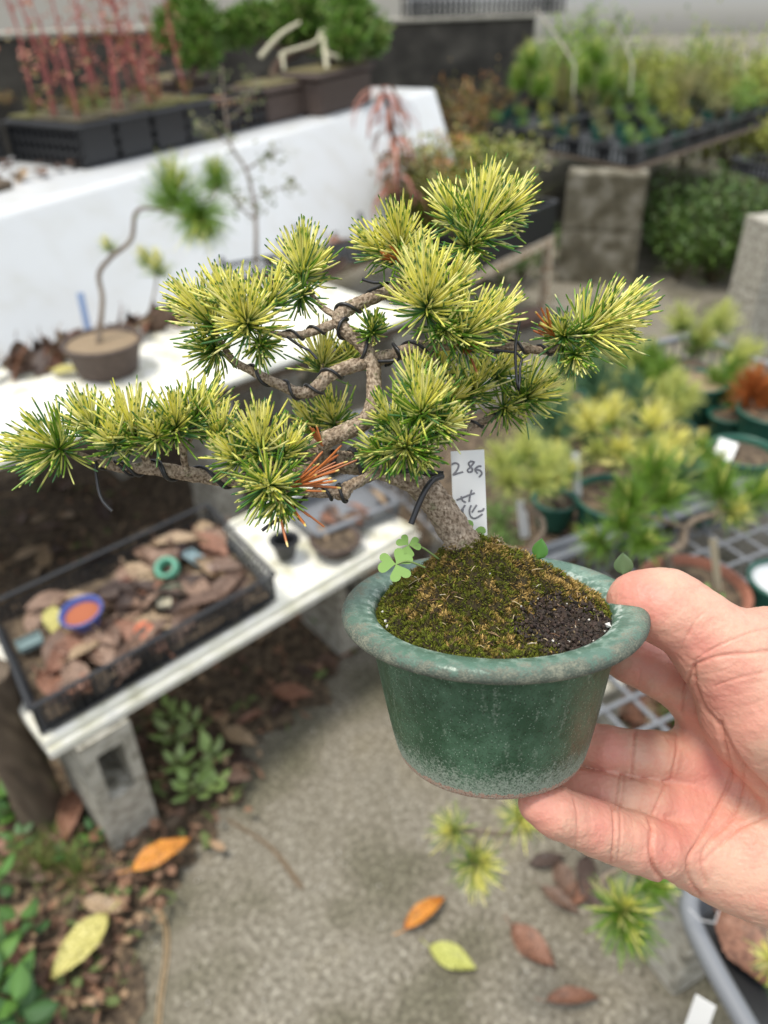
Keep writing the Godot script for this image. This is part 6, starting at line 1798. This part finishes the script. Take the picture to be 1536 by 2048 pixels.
# ---------- far benches ----------
func far_bench() -> void:
	var up := Vector3.UP
	var h := 0.655
	var Fc := onh(1262, 338, h)
	var el := onh(1040, 292, h) - Fc; var er := onh(1440, 278, h) - Fc
	# pillars of stacked blocks
	var pw := (onh(1265, 572, 0) - onh(1112, 562, 0))
	var p0 := onh(1112, 564, 0)
	var pd := Vector3(pw.z, 0, -pw.x).normalized() * 0.2
	if pd.z > 0: pd = -pd
	for k in 2:
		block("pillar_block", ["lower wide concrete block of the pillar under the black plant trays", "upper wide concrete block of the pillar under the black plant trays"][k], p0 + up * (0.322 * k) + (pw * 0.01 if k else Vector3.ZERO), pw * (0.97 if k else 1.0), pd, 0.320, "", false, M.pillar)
	var r0 := onh(1482, 722, 0)
	for k in 2:
		block("pillar_block", ["lower block of the pale pillar beside the grid crates", "upper block of the pale pillar beside the grid crates"][k], r0 + up * (0.322 * k), Vector3(0.42, 0, -0.12), Vector3(-0.05, 0, -0.2), 0.320, "", false)
	var q0 := r0 + up * 0.655 + Vector3(-0.22, 0, 0.02)
	crate("black_tray", "low black tray beyond the pale concrete pillar", [onh(1458, 342, 0.655), onh(1458, 342, 0.655) + Vector3(0.8, 0, -0.25), onh(1458, 342, 0.655) + Vector3(1.1, 0, 0.55), onh(1458, 342, 0.655) + Vector3(0.2, 0, 0.75)], 0.06, M.black, 26.0, "", false, "tray", 0.012)
	for k in 2:
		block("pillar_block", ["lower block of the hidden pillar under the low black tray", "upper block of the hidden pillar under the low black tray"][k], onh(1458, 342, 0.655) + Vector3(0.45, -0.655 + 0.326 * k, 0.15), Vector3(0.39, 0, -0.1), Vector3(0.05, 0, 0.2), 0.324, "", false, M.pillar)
	plant("small_shrub", "small yellow green shrub in the low black tray", "shrub", onh(1545, 330, 0.70), 0.25, "bush_yellow")
	# boards on the pillars
	var bm := MB.new(); bm.bev(Fc - up * 0.012 - el * 0.02 + er * 0.01, el * 2.6, up * 0.010, er * 2.4, 0.002)
	solo("bench_deck", bm, M.wood, Fc, "dark bench deck carrying the black plant trays", "bench")
	for q in [[0.02, 0.02, 1.0, 1.0, "black lattice tray of weedy pots at the corner of the far bench"], [1.04, 0.02, 1.2, 1.0, "black lattice tray of rusty weeds further along the far bench"], [0.02, 1.05, 1.0, 1.2, "black lattice tray of yellow shrubs behind the corner tray"], [1.04, 1.05, 1.2, 1.2, "black lattice tray of soft pines at the back of the far bench"]]:
		var a: Vector3 = Fc + el * q[0] + er * q[1]
		crate("lattice_tray", q[4], [a, a + er * q[3] * 0.98, a + er * q[3] * 0.98 + el * q[2] * 0.98, a + el * q[2] * 0.98], 0.085, M.black, 22.0, "", false, "tray", 0.010)
	# pots and plants in them
	var kinds := ["bush_light", "bush_olive", "straw", "bush_yellow", "bush_light", "straw", "bush_olive", "bush_rust", "bush_yellow", "grass"]
	var nm := {"bush": ["leafy_plant", "leafy dark green plant in the far black trays"], "bush_olive": ["olive_plant", "twiggy olive plant in the far black trays"], "grass": ["grass_clump", "grassy clump growing in the far black trays"], "bush_yellow": ["yellow_shrub", "yellow green shrub in the far black trays"], "bush_light": ["light_plant", "bright light green plant in the far black trays"], "straw": ["straw_clump", "dry straw coloured clump in the far black trays"], "bush_rust": ["rusty_plant", "rusty orange plant in the far black trays"]}
	var n := 0
	for i in 9:
		for j in 9:
			var u := 0.10 + i * 0.255 + rng.randfn(0, 0.02); var w := 0.10 + j * 0.25 + rng.randfn(0, 0.02)
			var p := Fc + el * u + er * w + up * 0.006
			var kd: String = kinds[(i * 7 + j * 3 + n) % kinds.size()]
			if i > 5 and j < 4 and n % 3: kd = "bush_rust"
			if j > 5 and n % 2: kd = "bush_yellow"
			round_pot("nursery_pot", "small plastic nursery pot in the far black trays", p, 0.085, 0.048, 0.036, M.vinyl if n % 3 else M.black, M.soil, "nursery pots in the far trays", 0.004, 0.2)
			var hh := rng.randf_range(0.08, 0.17) + 0.035 * maxf(0.0, j - 2.0)
			plant(nm[kd][0], nm[kd][1], "plant", p + up * 0.072, minf(hh, 0.5), kd, nm[kd][1].replace(" in the far black trays", "s").replace(" growing", ""), 0.85)
			n += 1
	# soft pines and tall stems at the back
	for q in [[1060, 130, 5.7, 42], [1190, 120, 5.8, 40]]:
		var top := px(q[0], q[1], q[2])
		var ft := Vector3(top.x, 0.73, top.z)
		pine("soft_pine", "tall soft needled green pine at the back of the far bench", ft, [[[q[0], q[1] + 40, q[2], 6], [q[0], q[1], q[2], 4]]], [[q[0], q[1], q[2], q[3], "soft", 0, 1, 0.2], [q[0] - 18, q[1] + 35, q[2], q[3] * 0.8, "soft", -0.4, 0.8, 0.3], [q[0] + 20, q[1] + 50, q[2], q[3] * 0.8, "soft", 0.4, 0.8, 0.3]], "soft pines on the far bench")
	for i in 16:
		var p := Fc + el * rng.randf_range(0.3, 2.3) + er * rng.randf_range(1.0, 2.2) + up * 0.07
		plant("upright_sedge", "tall upright sedge clump at the back of the far bench", "sedge", p, rng.randf_range(0.35, 0.7), ["grass", "straw"][i % 2], "sedge clumps on the far bench", 0.7)
	for q in [[1072, 20, 1150, 130, 5.2], [1235, 60, 1265, 130, 5.4]]:
		var st := MB.new()
		st.tube(PackedVector3Array([px(q[0], q[1], q[4]), px((q[0] + q[2]) * 0.5 + 4, (q[1] + q[3]) * 0.5, q[4]), px(q[2], q[3], q[4]), px(q[2] - 4, q[3] + 60, q[4])]), PackedFloat32Array([0.006, 0.007, 0.006, 0.004]), 7, PackedColorArray([lin(0.42, 0.39, 0.33)]))
		solo("cane", st, M.vc, px(q[2], q[3], q[4]), "bare pale cane leaning over the far bench plants", "cane", "bare canes on the far bench")
	# rusty table with a tray of weeds
	var A := onh(1110, 470, 0.44); A = px(1112, 468, 4.05)
	var Bp := onh(962, 540, A.y)
	var dir := (Bp - A).normalized()
	var per := Vector3(dir.z, 0, -dir.x)
	if per.z > 0: per = -per
	var tb := thing("rusty_table", "rusty cream painted steel table frame before the concrete pillar", "table", Vector3(A.x, 0, A.z))
	var L := (Bp - A).length()
	var m := MB.new(); m.bev(A - up * 0.05, dir * L * 1.8, up * 0.05, per * 0.04, 0.004); part(tb, "rail", m, M.rust)
	m = MB.new(); m.bev(A - up * 0.05 + per * 0.6, dir * L * 1.8, up * 0.05, per * 0.04, 0.004); part(tb, "rail", m, M.rust)
	m = MB.new(); m.bev(A - up * 0.049 + per * 0.041, dir * 0.04, up * 0.048, per * 0.558, 0.004); part(tb, "rail", m, M.rust)
	for q in [[0.0, 0.0], [1.76, 0.0], [0.0, 0.6], [1.76, 0.6]]:
		var lp: Vector3 = A + dir * L * q[0] + per * q[1]
		m = MB.new(); m.bev(Vector3(lp.x, 0, lp.z), dir * 0.045, up * (A.y - 0.0505), per * 0.045, 0.004); part(tb, "leg", m, M.rust)
	var tc := A + up * 0.002
	crate("black_tray", "deep black tray of weeds on the rusty table", [tc + dir * L * 1.2, tc + dir * 0.02, tc + dir * 0.02 + per * 0.6, tc + dir * L * 1.2 + per * 0.6], 0.16, M.black, 18.0, "", true, "tray")
	for i in 34:
		var kd: String = ["bush_light", "straw", "bush_olive", "bush_yellow", "bush_rust", "bush_light"][i % 6]
		plant("tray_weed", ["bright green weed in the deep black tray", "straw coloured weed in the deep black tray", "olive weed in the deep black tray", "yellowish weed in the deep black tray", "rusty weed in the deep black tray", "bright green weed in the deep black tray"][i % 6], "weed", tc + dir * L * rng.randf_range(0.05, 1.15) + per * rng.randf_range(0.08, 0.55) + up * 0.10, rng.randf_range(0.24, 0.46), kd, ["bright weeds", "straw weeds", "olive weeds", "yellowish weeds", "rusty weeds", "bright weeds"][i % 6] + " on the rusty table", 0.9)
	for q in [[905, 260, 0.55, 4.9], [930, 300, 0.4, 4.8], [960, 230, 0.5, 5.2], [880, 310, 0.35, 4.6]]:
		var b := px(q[0], q[1], q[3]); 
		plant("rust_fern", "tall feathery rust coloured plant beside the end of the white tub", "plant", b - up * 0.25, q[2], "bush_rust", "rust coloured plants by the tub", 0.5)
	var lg := MB.new()
	lg.tube(PackedVector3Array([onh(985, 655, 0.05), onh(1075, 630, 0.05)]), PackedFloat32Array([0.05, 0.05]), 14, PackedColorArray([lin(0.16, 0.10, 0.075)]))
	solo("log", lg, M.vc, onh(1030, 640, 0.05), "short reddish brown log on the ground by the rusty table", "log")

func behind() -> void:
	var up := Vector3.UP
	# dark retaining wall behind the tub
	var w1 := px(250, 200, 4.9); var w2 := px(1060, 200, 6.6)
	w1.y = 0; w2.y = 0
	var d := (w2 - w1)
	var bk := Vector3(d.z, 0, -d.x).normalized()
	if bk.z > 0: bk = -bk
	var st := w1 - d * 0.9
	var wall := thing("retaining_wall", "dark weathered concrete retaining wall behind the white tub", "wall", st)
	var m := MB.new(); m.bev(st, d * 1.9, up * 1.36, bk * 0.25, 0.01); part(wall, "wall", m, M.wall)
	m = MB.new(); m.bev(st - bk * 0.02 + up * 1.361, d * 1.9, up * 0.03, bk * 0.3, 0.006); part(wall, "coping", m, M.block)
	for q in [[0.66, "black tray standing on the coping of the dark wall"], [0.90, "second black tray on the coping beside the green shrubs"]]:
		var a: Vector3 = w1 + d * q[0] + up * 1.392 + bk * 0.03
		crate("wall_tray", q[1], [a, a + d * 0.20, a + d * 0.20 + bk * 0.2, a + bk * 0.2], 0.12, M.black, 20.0, "", false, "tray", 0.012)
	# pale house wall beyond
	var hw := thing("house_wall", "pale beige house wall far beyond the nursery", "house", Vector3(-6, 0, -11))
	m = MB.new(); m.bev(Vector3(-12, 0, -11.2), Vector3(12.5, 0, -1.5), up * 4.5, Vector3(0, 0, -0.3), 0.01); part(hw, "wall", m, mat(lin(0.48, 0.46, 0.41), 0.9))
	# green shrubs
	for q in [[1080, 7.6, 1.55, 0], [1180, 8.0, 1.7, 0], [1300, 7.8, 1.65, 0], [1400, 7.2, 1.6, 1], [1500, 6.8, 1.5, 1], [1580, 6.6, 1.5, 1], [1450, 8.2, 1.9, 0], [1240, 8.8, 1.9, 1], [1040, 8.6, 1.7, 0], [1560, 8.0, 1.9, 1], [960, 9.0, 1.6, 0], [1130, 9.4, 2.0, 0], [1350, 9.2, 2.1, 1]]:
		for k in 2:
			var p := px(q[0] + 50 * k, 120, q[1] + 0.4 * k); p.y = 0.0
			plant("tall_shrub", ["tall light green shrub rising behind the far trays", "tall yellow green shrub rising behind the far trays"][q[3]], "shrub", p, q[2] * rng.randf_range(0.5, 0.86), ["bush_tall", "bush_lime"][q[3]], ["tall light green shrubs", "tall yellow green shrubs"][q[3]], 0.6)
	# dark foliage under the far bench
	for i in 26:
		var x := rng.randf_range(1285, 1530)
		var p := onh(x, rng.randf_range(470, 575), 0.0)
		plant("ground_shrub", "green shrub growing on the ground under the far bench", "shrub", p, rng.randf_range(0.35, 0.62), "bush_wide", "shrubs under the far bench", 0.95)
	for q in [[1000, 600], [960, 590], [1040, 590], [1080, 560], [930, 600]]:
		plant("ground_shrub", "green shrub growing behind the rusty table", "shrub", onh(q[0], q[1] - 30, 0), 0.32, "bush_wide", "shrubs behind the rusty table", 1.0)

func ground_litter() -> void:
	var up := Vector3.UP
	# named leaves on the concrete
	drop_leaf(onh(322, 1706, 0.062), 0.125, "orange", "vivid orange yellow leaf at the foot of the concrete block", "", 0.0, 2.15, 3)
	drop_leaf(onh(850, 1828, 0.012), 0.105, "orange", "narrow orange leaf lying alone on the concrete below the held pot", "", 0.0, 2.2, 2)
	drop_leaf(onh(905, 1915, 0.012), 0.095, "limey", "yellow green oval leaf on the concrete", "", 0.0, 1.1, 1)
	drop_leaf(onh(1065, 1892, 0.012), 0.105, "rust", "round chestnut brown leaf on the concrete", "", 0.0, 0.7, 4)
	drop_leaf(onh(1145, 2000, 0.015), 0.095, "rust", "curled chestnut leaf at the frame edge below the round one", "", 0.05, 1.6, 2)
	drop_leaf(onh(160, 1890, 0.066), 0.135, "yellow", "large pale yellow torn leaf at the edge of the concrete", "", 0.0, -0.5, 1)
	drop_leaf(onh(205, 1812, 0.062), 0.09, "tan", "beige leaf partly under the pale yellow leaf", "", 0.1, 1.3, 0)
	drop_leaf(onh(585, 1385, 0.05), 0.11, "rust", "pale brown oval leaf on the concrete beyond the weeds", "", 0.05, 1.4, 1)
	drop_leaf(onh(480, 1475, 0.055), 0.11, "tan", "curled tan leaf beside the light green weeds", "", 0.1, 1.0, 0)
	drop_leaf(onh(140, 1630, 0.08), 0.13, "rust", "big red brown leaf leaning against the concrete block", "", 0.0, 0.15, 0)
	for i in 14:
		drop_leaf(onh([1095, 1130, 1150, 1170, 560, 640, 700, 470, 1180, 1120, 500, 470, 610, 660][i], [1720, 1760, 1790, 1745, 1420, 1330, 1300, 1530, 1780, 1800, 1440, 1505, 1345, 1320][i], 0.012), rng.randf_range(0.07, 0.10), ["dark", "brown", "rust", "dark"][i % 4], "% leaf flat on the damp concrete", "leaves on the damp concrete", 0.08)
	var keep := [onh(322, 1706, 0), onh(160, 1890, 0), onh(205, 1812, 0), onh(140, 1630, 0), onh(480, 1475, 0)]
	var n := 0
	while n < 84:
		var y := rng.randf_range(985, 1980)
		if n % 3 == 0: y = rng.randf_range(985, 1190)
		elif n % 3 == 1: y = rng.randf_range(1620, 2000)
		var lim := 235.0 + clampf(1950.0 - y, 0, 900) * 0.72
		var p := onh(rng.randf_range(-60, minf(lim, 430.0 if y < 1200 else lim)), y, 0.0)
		n += 1
		var clear := true
		for q in keep:
			if p.distance_to(q) < 0.11: clear = false
		if not clear: continue
		p.y = 0.03 + rng.randf() * 0.03
		drop_leaf(p, rng.randf_range(0.07, 0.125), ["brown", "dark", "rust", "brown", "tan", "tan"][n % 6], "% dead leaf in the litter on the dark soil", "leaf litter on the soil", 0.35)
	# crumbled leaf and bark over the soil, too small to count
	var cm := MB.new()
	for i in 2600:
		var y := rng.randf_range(975, 2040)
		var lim := 250.0 + clampf(1950.0 - y, 0, 900) * 0.72
		var p := onh(minf(rng.randf_range(-80, lim), rng.randf_range(-80, lim) + 140.0) + rng.randfn(0, 18.0), y, 0.0)
		p.y = 0.010 + 0.04 * rng.randf()
		var d := Vector3(rng.randfn(), rng.randfn(0, 0.3), rng.randfn()).normalized()
		blade(cm, p, d, Vector3(rng.randfn(), 0.3, rng.randfn()), rng.randf_range(0.012, 0.045), rng.randf_range(0.004, 0.011), pick([lin(0.12, 0.07, 0.045), lin(0.20, 0.12, 0.075), lin(0.30, 0.20, 0.12), lin(0.07, 0.05, 0.035), lin(0.24, 0.13, 0.08), lin(0.10, 0.13, 0.04)]), 0.3)
	solo("leaf_crumbs", cm, M.vc, Vector3.ZERO, "crumbled leaf and bark scattered over the dark soil", "leaf litter", "", "stuff")
	# weeds
	var gl := [lin(0.075, 0.17, 0.035), lin(0.10, 0.21, 0.04), lin(0.055, 0.13, 0.04)]
	var gp := [lin(0.30, 0.42, 0.14), lin(0.26, 0.38, 0.11), lin(0.36, 0.46, 0.20)]
	for q in [[35, 2010, 0.09, 8, 0.075], [-20, 1960, 0.10, 8, 0.075], [75, 1870, 0.08, 6, 0.05], [10, 1800, 0.08, 7, 0.05], [40, 1690, 0.06, 7, 0.035], [185, 1690, 0.04, 8, 0.03], [150, 1715, 0.04, 8, 0.03], [40, 2080, 0.08, 8, 0.07]]:
		weed("broad_weed", "broad leaved green weed at the edge of the concrete", onh(q[0], q[1], 0.03), q[2], q[3], q[4], gl, "broad weeds by the concrete edge", 0.9)
	for q in [[385, 1590, 0.05, 9, 0.05], [350, 1500, 0.06, 9, 0.045], [420, 1530, 0.05, 8, 0.045], [390, 1465, 0.06, 8, 0.04], [330, 1460, 0.06, 8, 0.04], [420, 1590, 0.04, 7, 0.045], [360, 1545, 0.05, 8, 0.04]]:
		weed("pale_weed", "pale green weed growing in the soil beside the concrete block", onh(q[0], q[1], 0.02), q[2], q[3], q[4], gp, "pale weeds beside the block", 0.9)
	for q in [[660, 1255], [690, 1225], [640, 1235], [15, 1640], [40, 1600]]:
		weed("shade_weed", "bright green weed growing in the shade under the cream shelf", onh(q[0], q[1], 0.02), 0.06, 8, 0.06, gl, "weeds under the shelf", 0.9)
	for q in [[130, 1735], [80, 1745], [40, 1740], [170, 1755], [100, 1700]]:
		plant("grass_tuft", "tuft of fine green grass at the soil's edge", "grass", onh(q[0], q[1], 0.03), 0.09, "grass", "grass tufts by the soil edge", 1.3)
	# pine straw on the concrete
	for q in [[[300, 1795], [325, 1840], [330, 1900], [318, 1990], [312, 2060]], [[225, 1850], [238, 1900], [242, 1945]], [[140, 2050], [185, 2020], [230, 1985], [242, 1960]], [[455, 1640], [540, 1695], [600, 1775]], [[150, 2005], [190, 2015], [240, 2010]]]:
		for k in 2:
			var pts := PackedVector3Array(); var r := PackedFloat32Array()
			for e in q: pts.append(onh(e[0] + k * 7, e[1] + k * 3, 0.003 + 0.001 * k)); r.append(0.0016 if q[0][0] != 455 else 0.0026)
			var s := smooth(pts, r, 5)
			var mb := MB.new(); mb.tube(s[0], s[1], 5, PackedColorArray([lin(0.40, 0.28, 0.15) if q[0][0] != 455 else lin(0.16, 0.11, 0.07)]))
			solo("pine_straw", mb, M.vc, pts[1], "long bent strand of dry straw lying on the concrete", "straw", "straw strands on the concrete")
	# pale grit
	var gm := MB.new()
	for i in 420:
		var p := onh(rng.randf_range(250, 1300), rng.randf_range(1420, 2040), 0.0)
		crumb(gm, p + up * 0.001, rng.randf_range(0.0012, 0.0030), 1.2, pick([lin(0.5, 0.48, 0.42), lin(0.36, 0.33, 0.28), lin(0.6, 0.58, 0.52)]), 1.0)
	solo("grit", gm, mat(Color.WHITE, 0.25, true), Vector3.ZERO, "pale grit scattered over the concrete floor", "grit", "", "stuff")
